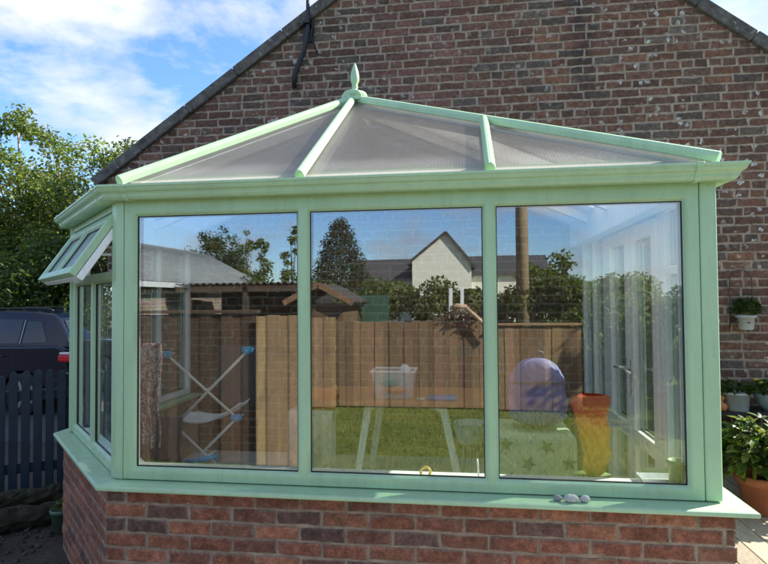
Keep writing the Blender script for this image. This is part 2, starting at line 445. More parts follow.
mb.build('inner_wall', [BRICK_IN, MORTAR_IN], house)
def coping_mat():
    m, nt, b = mat('lichened_coping', rough=.95, spec=.2)
    f = noise(nt, 13, 5, .7); l = noise(nt, 21, 4, .6)
    c = ramp(nt, f, [(.3, (.06, .055, .05)), (.6, (.15, .138, .12)), (.85, (.26, .24, .21))])
    c = mix(nt, ramp(nt, l, [(.6, g(0)), (.68, g(.8))]), c, (.34, .34, .29)); L(nt, c, b.inputs['Base Color'])
    bump(nt, b, f, .8, .02); return m
COPE = coping_mat()
rng = random.Random(3)
for (ua, va, ub, vb) in ((UL - .12, vL - .083, ap_u, ap_v), (UR + .12, vR - .092, ap_u, ap_v)):
    mb = MB(); n = 8
    mb.beam((ua, HY + .14, va), (ub, HY + .14, vb), (0, 0, 1), [(-.18, -.01), (.18, -.01), (.18, .06), (-.18, .06)])
    for i in range(n):
        t0, t1 = i / n + .0006, (i + 1) / n - .0006
        e = .005 * rng.uniform(-1, 1)
        prof = [(-.19, -.03 + e), (.19, -.03 + e), (.19, .075 + e), (0.05, .105 + e), (-.19, .075 + e)]
        p = (ua + (ub - ua) * t0, HY + .14, va + (vb - va) * t0); q = (ua + (ub - ua) * t1, HY + .14, va + (vb - va) * t1)
        mb.beam(p, q, (0, 0, 1), prof)
    mb.build('gable_coping', COPE, house, bev=.012)
SLATE = simple('grey_slate', (.055, .055, .06), .7, .35, 20, .5)
mb = MB()
for (a, b_) in (((UL - .3, vL - .25), (ap_u, ap_v - .05)), ((UR + .3, vR - .28), (ap_u, ap_v - .05))):
    mb.add([(a[0], HY + .3, a[1]), (b_[0], HY + .3, b_[1]), (b_[0], HY + 7, b_[1]), (a[0], HY + 7, a[1])], [(0, 1, 2, 3)])
mb.build('slate_roof', SLATE, house, solid=.06)
mb = MB()
mb.box(UL, UL + .3, HY + .301, HY + 7, GZ, vL - .1); mb.box(UR - .3, UR, HY + .301, HY + 7, GZ, vR - .1); mb.box(UL + .302, UR - .302, HY + 6.7, HY + 7, GZ, vL - .1)
mb.build('rear_wall', MORTAR_OLD, house)

# service cable mast on the gable
mast = thing('service_cable', 'black overhead service cable bent down the gable brickwork near its verge', 'cable', (.31, HY - .05, 3.6))
mb = MB(); mb.tube([(.33, HY - .10, 5.6), (.325, HY - .10, 4.5), (.32, HY - .09, 4.12), (.29, HY - .075, 3.95), (.22, HY - .055, 3.8), (.175, HY - .05, 3.7), (.17, HY - .045, 3.58)], [.012, .016, .019, .022, .024, .025, .022], 10)
mb.build('cable', BLACK, mast)
mb = MB(); mb.box(.28, .345, HY - .13, HY - .004, 4.16, 4.19); mb.box(.25, .36, HY - .018, HY - .007, 4.02, 4.25)
mb.tube([(.36, HY - .05, 4.22), (.34, HY - .06, 4.05), (.40, HY - .02, 3.9)], .009, 6)
mb.build('bracket', BLACK, mast, bev=.002)

# ---------------------------------------------------------------- conservatory
FW, LF = 2.88, 1.36                       # front width, canted facet length
cons = thing('conservatory', 'pale green framed conservatory with hipped translucent roof on a red brick base', 'conservatory', (1.4, 0, GZ))
TF = lambda u_, v_, w_: (u_, -w_, v_)
TC = lambda u_, v_, w_: (-S2 * u_ - S2 * w_, S2 * u_ - S2 * w_, v_)
cx_, cy_ = -S2 * LF, S2 * LF
TL = lambda u_, v_, w_: (cx_ - w_, cy_ + u_, v_)
TR = lambda u_, v_, w_: (FW + w_, u_, v_)
ZS = .65
# brick base
mb = MB()
def TFb(u_, v_, w_): return (u_, -.015 - w_, v_)
o0 = (-.045, -.015)
TCb = lambda u_, v_, w_: (o0[0] - S2 * u_ - S2 * w_, o0[1] + S2 * u_ - S2 * w_, v_)
TRb = lambda u_, v_, w_: (2.915 + w_, u_, v_)
TLb = lambda u_, v_, w_: (o0[0] - S2 * 1.36 - w_, o0[1] + S2 * 1.36 + u_, v_)
mb.prism([(-.045, GZ), (2.915, GZ), (2.915, .622), (-.045, .622)], -.20, 0, T=TFb, mi=1)
mb.prism([(0, GZ), (1.36, GZ), (1.36, .622), (0, .622)], -.2, 0, T=TCb, mi=1)
mb.prism([(0, GZ), (HY - .96, GZ), (HY - .96, .622), (0, .622)], -.2, 0, T=TLb, mi=1)
mb.prism([(.19, GZ), (.5, GZ), (.5, .622), (.19, .622)], -.2, 0, T=TRb, mi=1)
vst = .618 - .0735 * 10
bricks(mb, TFb, -.045, 2.921, vst, .618, .0735, .225, 0, pal_new, 21, joint=.0125, proud=.006, jit=.003)
bricks(mb, TCb, .0, 1.36, vst, .618, .0735, .225, 0, pal_new, 22, joint=.0125, proud=.006)
bricks(mb, TRb, -.02, .5, vst, .618, .0735, .225, 0, pal_new, 23, joint=.0125, proud=.006)
mb.build('brick_base', [BRICK_NEW, MORTAR_NEW], cons)
mb = MB(); mb.prism([(1.76, GZ), (HY - .003, GZ), (HY - .003, .622), (1.76, .622)], -.2, 0, T=TRb, mi=1)
bricks(mb, TRb, 1.76, HY - .01, vst, .618, .0735, .225, 0, pal_new, 24, joint=.0125, proud=.006)
mb.build('brick_base', [BRICK_NEW, MORTAR_NEW], cons)
# floor inside
TILE = simple('pale_floor_tile', (.68, .65, .6), .5, .2, 4)
mb = MB(); mb.prism([(-.05, .2), (2.7, .2), (2.7, HY), (-.82, HY), (-.82, .95)], GZ + .004, .1); mb.build('floor', TILE, cons)
# sills
mb = MB()
mb.sweep([(cx_, HY - .005), (cx_, cy_), (0, 0), (FW, 0), (FW, .50)][::1], [(-.19, .626), (.085, .622), (.102, .621), (.105, .628), (.104, .640), (.095, .6445), (-.19, .651)])
mb.build('window_sill', GREEN, cons, bev=.003)

def light_frame(parent, T, L0, L1, z0, z1, lights, name, glass=GLASS, extra_holes=(), handle=False, w_out=0.0, lining=True, pane_name='pane'):
    hb = .016
    holes = [(a - hb, b - hb * -1, c - hb, e + hb) for a, b, c, e in lights] + list(extra_holes)
    us = sorted({L0, L1, *[h[0] for h in holes], *[h[1] for h in holes]}); vs = sorted({z0, z1, *[h[2] for h in holes], *[h[3] for h in holes]})
    fil = lambda a, b: not any(h[0] < a < h[1] and h[2] < b < h[3] for h in holes)
    m = MB(); m.slab(us, vs, fil, w_out - .036, w_out, T=T)
    for (a, b, c, e) in lights:
        m.ring(T, (a - hb - .001, b + hb + .001, c - hb - .001, e + hb + .001), [(0, w_out - .002), (.004, w_out - .0015), (hb - .001, w_out - .016), (hb + .001, w_out - .028)], smooth=False)
    fr = m.build(name, GREEN, parent, bev=.004)
    m = MB()
    for (a, b, c, e) in lights:
        m.ring(T, (a - .004, b + .004, c - .004, e + .004), [(0, w_out - .0195), (.0035, w_out - .0175), (.0065, w_out - .0215), (.0065, w_out - .03)])
    m.build('gasket', BLACK, fr)
    for (a, b, c, e) in lights:
        m = MB(); m.box(a - .004, b + .004, c - .004, e + .004, w_out - .044, w_out - .024, T=T); m.build(pane_name, glass, fr)
    if lining:
        m = MB(); m.slab(us, vs, fil, w_out - .075, w_out - .038, T=T)
        m.build('inner_lining', WHITE, fr, bev=.006)
    return fr

front = light_frame(cons, TF, .034, 2.806, ZS + .002, 2.09,
    [(.10, .945, .715, 1.988), (1.012, 1.848, .715, 1.988), (1.914, 2.738, .715, 1.988)], 'front_window_frame')
mb = MB()
mb.prism([(-.012, .005), (.0315, 0.0), (.0315, .075), (0.03, .075), (-.055, .035)], ZS + .001, 2.09)     # 135 degree corner post
mb.build('corner_post', GREEN, cons, bev=.008, seg=3)
mb = MB(); mb.box(2.8085, FW, -.004, .075, ZS + .001, 2.09); mb.build('corner_post', GREEN, cons, bev=.009, seg=3)
mb = MB(); mb.box(2.812, FW - .004, .077, .10, ZS + .001, 2.09); mb.box(2.74, 2.808, .077, .095, ZS + .001, 2.09); mb.build('corner_lining', WHITE, cons, bev=.004)
# canted facet with a top-hung fanlight standing open
sash_u0, sash_u1 = .075, LF - .055
cant = light_frame(cons, TC, .04, LF - .02, ZS + .002, 2.09, [(.115, .64, .715, 1.655), (.72, LF - .10, .715, 1.655)], 'canted_window_frame', GLASS_CANT,
    extra_holes=[(sash_u0 - .004, sash_u1 + .004, 1.715, 2.03)])
ang = R(33)
def TS(u_, s_, t_):
    v_ = 2.022 - s_ * math.cos(ang) + t_ * math.sin(ang); w_ = .005 + s_ * math.sin(ang) + t_ * math.cos(ang)
    return TC(u_, v_, w_)
sash = light_frame(cons, TS, sash_u0 - .015, sash_u1 + .015, .0, .385, [(.14, .655, .062, .325), (.705, LF - .125, .062, .325)], 'open_fanlight', GLASS_VENT)
ZINC = simple('zinc', (.55, .55, .55), .35, metal=.8)
for uu in (sash_u0 + .004, sash_u1 - .004):
    p, q = Vector(TS(uu, .22, -.075)), Vector(TC(uu, 1.80, -.02)); mb = MB(); mb.tube([p, q], .007, 6, smooth=False); mb.build('stay', ZINC, sash)
# left side wall, unseen from outside but seen through the front panes
HL = HY - cy_
light_frame(cons, TL, .04, HL - .02, ZS + .002, 2.09, [(.11, .52, .715, 1.655), (.59, 1.02, .715, 1.655), (1.09, HL - .09, .715, 1.655), (.11, .52, 1.73, 1.988), (.59, 1.02, 1.73, 1.988), (1.09, HL - .09, 1.73, 1.988)], 'side_window_frame', GLASS_SIDE)
mb = MB(); mb.prism([(cx_ - .0, cy_ - .03), (cx_ + .03, cy_ - .03), (cx_ + .06, cy_ + .036), (cx_, cy_ + .036)], ZS + .001, 2.09); mb.build('corner_post', GREEN, cons, bev=.006)
# right side: narrow window, french doors, window by the house wall
light_frame(cons, TR, .104, .50, ZS + .002, 2.09, [(.165, .44, .715, 1.655), (.165, .44, 1.73, 1.988)], 'side_window_frame', GLASS_SIDE)
light_frame(cons, TR, 1.76, HY - .012, ZS + .002, 2.09, [(1.83, 2.13, .715, 1.988), (2.21, HY - .09, .715, 1.988)], 'side_window_frame', GLASS_SIDE)
mb = MB()
mb.slab([.503, .575, 1.675, 1.757], [.10, 2.0, 2.09], lambda a, b: not (.575 < a < 1.675 and b < 2.0), -.075, 0, T=TR); mb.build('door_frame', WHITE, cons, bev=.005)
CHROME = simple('brushed_handle_metal', (.75, .75, .74), .25, .1, metal=.6)
for (a, b_, hu, hd_) in ((.579, 1.123, 1.075, -1), (1.127, 1.671, 1.175, 1)):
    dr = light_frame(cons, TR, a, b_, .104, 1.996, [(a + .105, b_ - .105, .75, 1.89), (a + .105, b_ - .105, .24, .63)], 'french_door', GLASS_SIDE, w_out=-.004)
    mb = MB(); mb.box(hu - .014, hu + .014, .93, 1.16, -.088, -.079, T=TR); mb.tube([TR(hu, 1.10, -.08), TR(hu, 1.10, -.125), TR(hu + .02 * hd_, 1.10, -.13), TR(hu + .12 * hd_, 1.09, -.128)], .010, 8)
    mb.build('door_handle', CHROME, dr)
# gutter and eaves
path = [(cx_, HY - .015), (cx_, cy_), (0, 0), (FW, 0), (FW, HY - .015)]
mb = MB()
GP = [(.004, 2.068), (.070, 2.062), (.084, 2.066), (.094, 2.077), (.097, 2.089), (.103, 2.096), (.116, 2.102), (.124, 2.112), (.126, 2.119), (.133, 2.122), (.133, 2.134), (.122, 2.136), (.118, 2.120), (.106, 2.106), (.092, 2.10), (.086, 2.085), (.07, 2.073), (.012, 2.076), (.010, 2.134), (.004, 2.134)]
GP = [(a * .84, z) for a, z in GP]; path = path[:3] + [(FW - .015, 0), (FW - .015, HY - .015)]
mb.sweep(path, GP)
mb.build('gutter', GREEN, cons, bev=.0012, seg=1)
def union(p, dv, wd=.055):
    q = p + dv * wd; m = MB()
    m.sweep([(p.x, p.y), (q.x, q.y)], [(a * .84, z) for a, z in [(.003, 2.063), (.072, 2.057), (.088, 2.062), (.099, 2.074), (.102, 2.088), (.108, 2.093), (.121, 2.099), (.129, 2.110), (.131, 2.117), (.138, 2.120), (.138, 2.137), (.118, 2.139), (.003, 2.139)]])
    m.build('gutter_union', GREEN, cons, bev=.002, seg=1)
dc = Vector((S2, -S2))
union(Vector((FW - .12, 0)), Vector((1, 0)), .03); union(Vector((.07, 0)), Vector((1, 0)), .03); union(Vector((-.07, .07)) - dc * .03, dc, .03); union(Vector((cx_, cy_)) + dc * .08, dc, .03)
mb = MB(); mb.sweep(path, [(-.06, 2.092), (.002, 2.092), (.002, 2.1375), (.03, 2.1385), (.03, 2.150), (-.06, 2.152)]); mb.build('eaves_beam', GREEN, cons, bev=.003)
mb = MB(); mb.sweep(path, [(-.16, 2.0), (-.078, 2.0), (-.078, 2.095), (-.062, 2.095), (-.062, 2.16), (-.16, 2.215)]); mb.build('inner_eaves_lining', WHITE, cons, bev=.004)
# roof
A = Vector((1.0, 1.25, 2.95)); RE = Vector((1.0, HY - .01, 2.95))
eo, ez = .02, 2.152
RX = FW - .03
FR = Vector((RX, -eo, ez)); FL = Vector((.055, -eo, ez)); LB = Vector((cx_ - eo, cy_ + .03, ez)); LW = Vector((cx_ - eo, HY - .01, ez)); RW = Vector((RX, HY - .01, ez))
def on_hip(x):
    t = (FR.x - x) / (FR.x - A.x); return FR.lerp(A, t)
def on_hip_y(y):
    t = (y - FR.y) / (A.y - FR.y); return FR.lerp(A, t)
P2 = on_hip(1.885); E1 = Vector((.985, -eo, ez)); E2 = Vector((1.885, -eo, ez))
def panel(pts):
    n = (pts[1] - pts[0]).cross(pts[2] - pts[0]).normalized()
    if n.z < 0: n = -n
    m = MB(); k = len(pts)
    lo = [p - n * .012 for p in pts]; hi = [p + n * .013 for p in pts]
    m.add(lo + hi, [tuple(range(k)), tuple(range(k, 2 * k))] + [(i, (i + 1) % k, k + (i + 1) % k, k + i) for i in range(k)])
    return m.build('roof_panel', POLY, cons)
panel([FL, E1, A]); panel([E1, E2, P2, A]); panel([E2, FR, P2]); panel([FL, A, LB]); 
PY1, PY2 = on_hip_y(.60), None
RB = [Vector((RX, y, ez)) for y in (.60, 1.25, 1.9)]
panel([FR, RB[0], PY1]); panel([RB[0], RB[1], A, PY1]); panel([RB[1], RB[2], Vector((1.0, 1.9, 2.95)), A]); panel([RB[2], RW, RE, Vector((1.0, 1.9, 2.95))])
panel([LB, A, Vector((1.0, 1.8, 2.95)), Vector((cx_ - eo, 1.8, ez))]); panel([Vector((cx_ - eo, 1.8, ez)), Vector((1.0, 1.8, 2.95)), RE, LW])
capp = [(-.030, .012), (.030, .012), (.030, .030), (.020, .050), (.008, .058), (-.008, .058), (-.020, .050), (-.030, .030)]
hipp = [(-.036, .006), (.036, .006), (.037, .040), (.022, .062), (0, .068), (-.022, .062), (-.037, .040)]
capp = [(a * .82, .008 + b_ * .82) for a, b_ in capp]; hipp = [(a * .84, b_ * .80) for a, b_ in hipp]
undp = [(-.028, -.075), (.028, -.075), (.030, -.014), (-.030, -.014)]
def bar(p, q, prof, nrm, name='roof_bar', ext=.0):
    dv = (q - p).normalized()
    m = MB(); m.beam(p - dv * ext, q, nrm, prof); o = m.build(name, GREEN, cons, bev=.004)
    m = MB(); m.beam(p + dv * .06, q, nrm, undp); m.build('inner_lining', WHITE, o, bev=.004)
    return o
nF = (FR - FL).cross(A - FL).normalized(); nR = (RW - FR).cross(A - FR).normalized(); nL = (A - LB).cross(LW - LB).normalized() * -1
nC = (A - FL).cross(LB - FL).normalized()
for n_ in (nF, nR, nL, nC):
    if n_.z < 0: n_.negate()
bar(E1, A, capp, nF, ext=.05); bar(E2, P2, capp, nF, ext=.05)
bar(FL, A, hipp, (nF + nC).normalized(), 'hip_bar', .03); bar(FR, A, hipp, (nF + nR).normalized(), 'hip_bar', .03); bar(LB, A, hipp, (nC + nL).normalized(), 'hip_bar', .05)
bar(RB[0], PY1, capp, nR, ext=.03); bar(RB[1], A, capp, nR, ext=.03); bar(RB[2], Vector((1.0, 1.9, 2.95)), capp, nR, ext=.03)
bar(Vector((cx_ - eo, 1.8, ez)), Vector((1.0, 1.8, 2.95)), capp, nL, ext=.03)
mb = MB()
mb.beam(A + Vector((0, -.09, .012)), RE + Vector((0, 0, .012)), (0, 0, 1), [(-.07, -.02), (.07, -.02), (.072, .012), (.045, .045), (0, .056), (-.045, .045), (-.072, .012)])
rd = mb.build('roof_ridge', GREEN, cons, bev=.006)
mb = MB(); mb.beam(A + Vector((0, .0, -.02)), RE + Vector((0, 0, -.02)), (0, 0, 1), [(-.07, -.10), (.07, -.10), (.07, 0), (-.07, 0)]); mb.build('inner_lining', WHITE, rd)
fz = A.z + .055
mb = MB(); fc = (A.x + .01, A.y - .01, fz)
mb.lathe([(a * .8, z * .95) for a, z in [(.105, -.035), (.110, -.012), (.10, .004), (.06, .016), (.026, .022), (.024, .05), (.030, .056), (.022, .064), (.026, .075), (.038, .10), (.040, .13), (.033, .165), (.020, .20), (.009, .225), (.002, .235)]], fc, 18)
mb.build('finial', GREEN, cons)
# small items of ridge flashing on the wall side
mb = MB(); mb.beam(RW + Vector((-.02, .003, .03)), RE + Vector((0, .003, .05)), (0, -1, 0), [(-.05, 0), (.05, 0), (.05, .012), (-.05, .012)]); mb.beam(RE + Vector((0, .003, .05)), LW + Vector((.02, .003, .03)), (0, -1, 0), [(-.05, 0), (.05, 0), (.05, .012), (-.05, .012)])
mb.build('wall_flashing', simple('lead', (.16, .165, .17), .6, .3, 12), cons)

# white pebbles on the outer sill
STONE = simple('pale_pebble', (.48, .48, .46), .75, .35, 60, .3)
STONE2 = simple('grey_pebble', (.27, .28, .28), .75, .35, 60, .3)
for (x, y, rx, ry, rz, m_, lb) in ((2.165, -.052, .021, .017, .015, STONE2, 'small dark grey pebble at the left of three on the green sill'), (2.222, -.062, .034, .022, .019, STONE, 'largest whitish pebble in the middle of the sill row'), (2.283, -.055, .023, .019, .017, STONE, 'pale pebble at the right of three on the green sill')):
    mb = MB(); mb.ell((x, y, .6445 + rz * .93), (rx, ry, rz), 14, 10, .04, random.Random(int(x * 99))); tag(mb.build('pebble', m_, loc=(x, y, .645), sub=1), lb, 'stone', 'pebbles on the outer sill')
# ---------------------------------------------------------------- ground
def ground_mat():
    m, nt, b = mat('gravelly_soil', rough=.95, spec=.2)
    f = noise(nt, .8, 5, .6); s = noise(nt, 45, 4, .7)
    c = mix(nt, ramp(nt, f, [(.4, g(0)), (.65, g(1))]), (.05, .042, .034), (.085, .075, .062))
    c = mix(nt, 1, c, ramp(nt, s, [(.3, g(.5)), (.7, g(1.5))]), 'MULTIPLY'); L(nt, c, b.inputs['Base Color'])
    bump(nt, b, s, .9, .02); return m
mb = MB(); mb.add([(-400, -400, GZ), (400, -400, GZ), (400, 400, GZ), (-400, 400, GZ)], [(0, 1, 2, 3)]); struct(mb.build('ground', ground_mat()))
def lawn_mat():
    m, nt, b = mat('lawn_soil', rough=.95, spec=.1)
    f = noise(nt, .7, 5, .6); s = noise(nt, 40, 4, .7)
    c = mix(nt, ramp(nt, f, [(.35, g(0)), (.65, g(1))]), (.12, .155, .03), (.20, .215, .05))
    L(nt, mix(nt, 1, c, ramp(nt, s, [(.3, g(.6)), (.7, g(1.3))]), 'MULTIPLY'), b.inputs['Base Color']); bump(nt, b, s, .8, .03); return m
mb = MB(); mb.add([(-5, -60, GZ + .004), (40, -60, GZ + .004), (40, -2.45, GZ + .004), (-5, -2.45, GZ + .004)], [(0, 1, 2, 3)]); struct(mb.build('lawn', lawn_mat()))
def bounce_paving_mat():
    m, nt, b = mat('bounce_paving', rough=.9, spec=.25)
    br = N(nt, 'ShaderNodeTexBrick'); br.inputs['Scale'].default_value = 1; br.inputs['Brick Width'].default_value = .6; br.inputs['Row Height'].default_value = .45; br.inputs['Mortar Size'].default_value = .008
    br.inputs['Color1'].default_value = (.36, .33, .28, 1); br.inputs['Color2'].default_value = (.42, .39, .33, 1); br.inputs['Mortar'].default_value = (.12, .11, .09, 1)
    tc = N(nt, 'ShaderNodeTexCoord'); L(nt, tc.outputs['Object'], br.inputs[0])
    L(nt, mix(nt, 1, br.outputs[0], ramp(nt, noise(nt, 3, 6), [(.3, g(.7)), (.7, g(1.2))]), 'MULTIPLY'), b.inputs['Base Color']); return m
mb = MB(); mb.add([(-1.2, -2.4, GZ + .008), (7.5, -2.4, GZ + .008), (7.5, -.02, GZ + .008), (-1.2, -.02, GZ + .008)], [(0, 1, 2, 3)]); struct(mb.build('bounce_patio', bounce_paving_mat()))  # unseen pale paving, added to bounce sunlight onto the house front
mb = MB(); mb.add([(-14, 3.6, GZ + .004), (-2.2, 3.6, GZ + .004), (-2.2, 7.6, GZ + .004), (-14, 7.6, GZ + .004)], [(0, 1, 2, 3)]); struct(mb.build('driveway', simple('tarmac', (.05, .05, .052), .9, .3, 12, .4)))
# decking
mb = MB(); x = 2.94; rng = random.Random(8)
while x < 6.6:
    k = rng.uniform(.8, 1.15); mb.box(x, x + .138, .0, HY - .02, .07 + rng.uniform(-.001, .001), .10, col=(.36 * k, .30 * k, .22 * k)); x += .145
dk = mb.build('deck', WOOD, bev=.003); struct(dk)

# ---------------------------------------------------------------- plants
def leaf_add(mb, rng, p, s, c, up=.4, asp=.55, out=None):
    n = Vector((rng.gauss(0, 1), rng.gauss(0, 1), rng.gauss(0, 1) + up))
    if out is not None: n += out * 1.2
    n.normalize(); a = n.orthogonal().normalized(); t = rng.uniform(0, 6.28)
    e = a * math.cos(t) + n.cross(a) * math.sin(t); f = n.cross(e); b = n * (s * .12)
    mb.add([p - e * s * .5, p + f * s * asp * .5 - b, p + e * s * .5, p - f * s * asp * .5 - b], [(0, 1, 2, 3)], col=c)
def pick(rng, pal, k0=.75, k1=1.25):
    c = rng.choice(pal); k = rng.uniform(k0, k1); return tuple(q * k for q in c)
def foliage(clumps, n, size, pal, seed, asp=.55, up=.4, spread=.55):
    mb = MB(); rng = random.Random(seed)
    tot = sum(r[1] ** 2 for r in clumps)
    for c, r in clumps:
        kk = rng.uniform(.72, 1.25); pc = rng.choice(pal)
        for _ in range(max(4, int(n * r * r / tot))):
            dv = Vector((rng.gauss(0, 1), rng.gauss(0, 1), rng.gauss(0, 1))).normalized()
            q = Vector(c) + Vector((dv.x, dv.y, dv.z * .8)) * r * (rng.random() ** spread) * 1.15
            col = pick(rng, [pc, pc, rng.choice(pal)], .75 * kk, 1.25 * kk)
            leaf_add(mb, rng, q, size * rng.uniform(.6, 1.35), col, up, asp, dv)
    return mb
def crown_clumps(c, rx, rz, n, seed, cr=(.2, .38), bottom=-.95):
    rng = random.Random(seed); out = []
    while len(out) < n:
        dv = Vector((rng.uniform(-1, 1), rng.uniform(-1, 1), rng.uniform(bottom, 1)))
        if not .25 < dv.length < 1: continue
        rr = rx * rng.uniform(*cr) * (1.15 - .4 * max(0, dv.z))
        out.append(((c[0] + dv.x * rx * .85, c[1] + dv.y * rx * .85, c[2] + dv.z * rz * .88), rr))
    return out
def tree(name, label, x, y, h, rx, z0, n, leaf, pal, seed, tr=.09, bark=BARK, cl=26, group=None, cat='tree', cr=(.2, .38), asp=.6, gz=GZ, lean=0):
    t = thing(name, label, cat, (x, y, gz), group)
    rng = random.Random(seed + 1); rz = (h - z0) / 2; c = (x + lean, y, gz + z0 + rz)
    cs = crown_clumps(c, rx, rz, cl, seed, cr)
    foliage(cs, n, leaf, pal, seed, asp).build('crown', LEAF, t, normals=False)
    mb = MB(); top = Vector((x + lean, y, gz + h * .86))
    pts = [Vector((x, y, gz - .05)).lerp(top, k / 6) + Vector((rng.uniform(-.06, .06), rng.uniform(-.06, .06), 0)) * h * .12 for k in range(7)]
    mb.tube(pts, [tr * (1 - .13 * k) for k in range(7)], 8)
    for q, r_ in cs[:16]:
        q = Vector(q); k = min(5, max(1, int((q.z - gz) / h * 5.2) - 1)); p = pts[k]
        md = p.lerp(q, .5) + Vector((0, 0, -.06 * h * .3)); mb.tube([p, md, q], [tr * .45, tr * .28, tr * .1], 5)
    mb.build('trunk', bark, t)
    return t
P_DARK = [(.040, .070, .017), (.052, .088, .021), (.034, .058, .017)]
P_MID = [(.075, .115, .025), (.095, .14, .03), (.058, .095, .021)]
P_YEL = [(.15, .18, .04), (.12, .155, .032), (.175, .18, .055)]
# trees beyond the drive, left of the house
tree('slender_tree', 'tallest open crowned tree at the far left behind the dark car', -8.9, 9.8, 7.0, 1.35, 1.2, 9000, .11, P_MID + P_YEL, 11, .08, BARK_PALE, 40, 'trees behind the car', cr=(.22, .36))
tree('bushy_tree', 'yellow green bushy tree behind the roof of the dark car', -7.5, 9.4, 5.9, 1.6, .4, 22000, .095, P_YEL + P_YEL + P_MID, 12, .07, BARK_PALE, 70, 'trees behind the car', cr=(.26, .4))
tree('bushy_tree', 'dark bushy tree between the yellow green tree and the gable end', -5.9, 9.0, 5.5, 1.5, .3, 21000, .09, P_MID + P_YEL + P_DARK, 13, .07, BARK, 64, 'trees behind the car', cr=(.26, .4))
tree('bushy_tree', 'small dense tree rising beside the lower end of the gable coping', -4.5, 8.6, 5.3, 1.3, .3, 17000, .09, P_YEL + P_MID, 14, .06, BARK, 56, 'trees behind the car', cr=(.26, .4))
tree('bushy_tree', 'full green tree at the picture edge behind the car windows', -10.1, 10.4, 6.0, 1.7, .4, 15000, .105, P_MID + P_YEL, 18, .08, BARK, 56, 'trees behind the car', cr=(.26, .4))
tree('laurel_bush', 'dark low bush right behind the roof of the parked car', -6.6, 7.9, 3.1, 1.6, .0, 12000, .09, P_DARK + P_MID + P_MID, 15, .07, BARK, 30, cat='bush')
tree('laurel_bush', 'dark low bush at the picture edge behind the car bonnet', -9.4, 8.2, 4.3, 1.8, .0, 13000, .10, P_DARK + P_MID + P_MID, 16, .07, BARK, 36, cat='bush')
tree('laurel_bush', 'shady low bush behind the rear of the car and the open fanlight', -4.5, 7.2, 3.0, 1.2, .0, 9000, .09, P_DARK + P_MID, 17, .07, BARK, 28, cat='bush')
rng = random.Random(77)
tag(foliage([((rng.uniform(-26, -3), rng.uniform(15, 18), rng.uniform(0, 4.2)), rng.uniform(.8, 1.5)) for _ in range(80)], 15000, .3, P_DARK + P_MID, 78).build('distant_wood', LEAF, normals=False, loc=(-13, 16, GZ)), 'dark mass of wood far behind the trees on the left', 'wood', kind='stuff')

# ---------------------------------------------------------------- car
NAVY, _nt, _b = mat('navy_car_paint', (.003, .007, .019), .09, .45); _b.inputs['Coat Weight'].default_value = .0; _b.inputs['Coat Roughness'].default_value = .04
CARGLASS, _nt, _b = mat('dark_car_glass', (.012, .016, .018), .04, .7)
TYRE = simple('tyre', (.018, .018, .019), .85, .2, 30)
ALLOY = simple('alloy', (.22, .22, .23), .3, .1, metal=.9)
CX, CY = -3.98, 5.05
car = thing('parked_car', 'dark navy estate car parked behind the picket fence with its tail light showing', 'car', (CX - 2.1, CY + .9, GZ))
def carpt(x, z, y): return (CX - x, CY + y, GZ + z)
# lower body: cross sections along the length (x measured forward from the tail), arches cut by profile
def arch(cx, r=.36, n=9): return [(cx + r * math.cos(math.pi * k / n), .30 + r * math.sin(math.pi * k / n)) for k in range(n + 1)]
def body_outline():
    a1 = arch(.78)[::-1]; a2 = arch(3.38)[::-1]
    bot = [(.16, .30)] + a1 + a2 + [(4.28, .26)]
    top = [(4.40, .42), (4.42, .62), (4.30, .80), (3.95, .90), (3.25, 1.00), (2.0, 1.015), (.6, 1.03), (.20, 1.04), (.07, .98), (.02, .80), (.03, .58), (.02, .40)]
    return bot + top
ol = body_outline(); mb = MB(); n = len(ol)
ys = [(0.0, .975, .05), (.03, .985, .03), (.07, 1.0, 0), (1.71, 1.0, 0), (1.75, .985, .03), (1.78, .975, .05)]
cxm, czm = 2.2, .62
vs = []
for yv, k, _ in ys:
    for (px_, pz_) in ol:
        bulge = 0
        vs.append(carpt(cxm + (px_ - cxm) * (k if pz_ > .65 else 1), czm + (pz_ - czm) * (k if pz_ > .65 else 1), yv))
fs = [(i * n + j, i * n + (j + 1) % n, (i + 1) * n + (j + 1) % n, (i + 1) * n + j) for i in range(len(ys) - 1) for j in range(n)] + [tuple(range(n)), tuple(range((len(ys) - 1) * n, len(ys) * n))]
mb.add(vs, fs, smooth=False)
body = mb.build('body', NAVY, car, bev=.025, seg=3)
# cabin: lower ring and inset roof ring
lo = [(.10, 1.01), (.62, 1.02), (2.0, 1.0), (3.2, .985)]; hi = [(.48, 1.50), (.9, 1.555), (1.9, 1.56), (2.45, 1.50)]
mb = MB(); vs = []
prof = [(.06, 1.0), (.14, 1.16), (.36, 1.44), (.46, 1.505), (.75, 1.545), (1.3, 1.565), (1.9, 1.555), (2.35, 1.50), (2.62, 1.40), (3.30, .985)]
n = len(prof)
for yv, ins in ((0, 0), (1, 0)):
    for (px_, pz_) in prof:
        t = (pz_ - 1.0) / .56; inset = .05 + .20 * t
        vs.append(carpt(px_, pz_, inset if yv == 0 else 1.78 - inset))
fs = [tuple(range(n))[::-1], tuple(range(n, 2 * n))] + [(i, (i + 1) % n, n + (i + 1) % n, n + i) for i in range(n)]
mb.add(vs, fs); mb.build('cabin', NAVY, car, bev=.035, seg=3)
def sidewin(pts, side=0, dy=-.006):
    o = []
    for px_, pz_ in pts:
        t = (pz_ - 1.0) / .56; ins = .05 + .20 * t + dy
        o.append(carpt(px_, pz_, ins if side == 0 else 1.78 - ins))
    return o
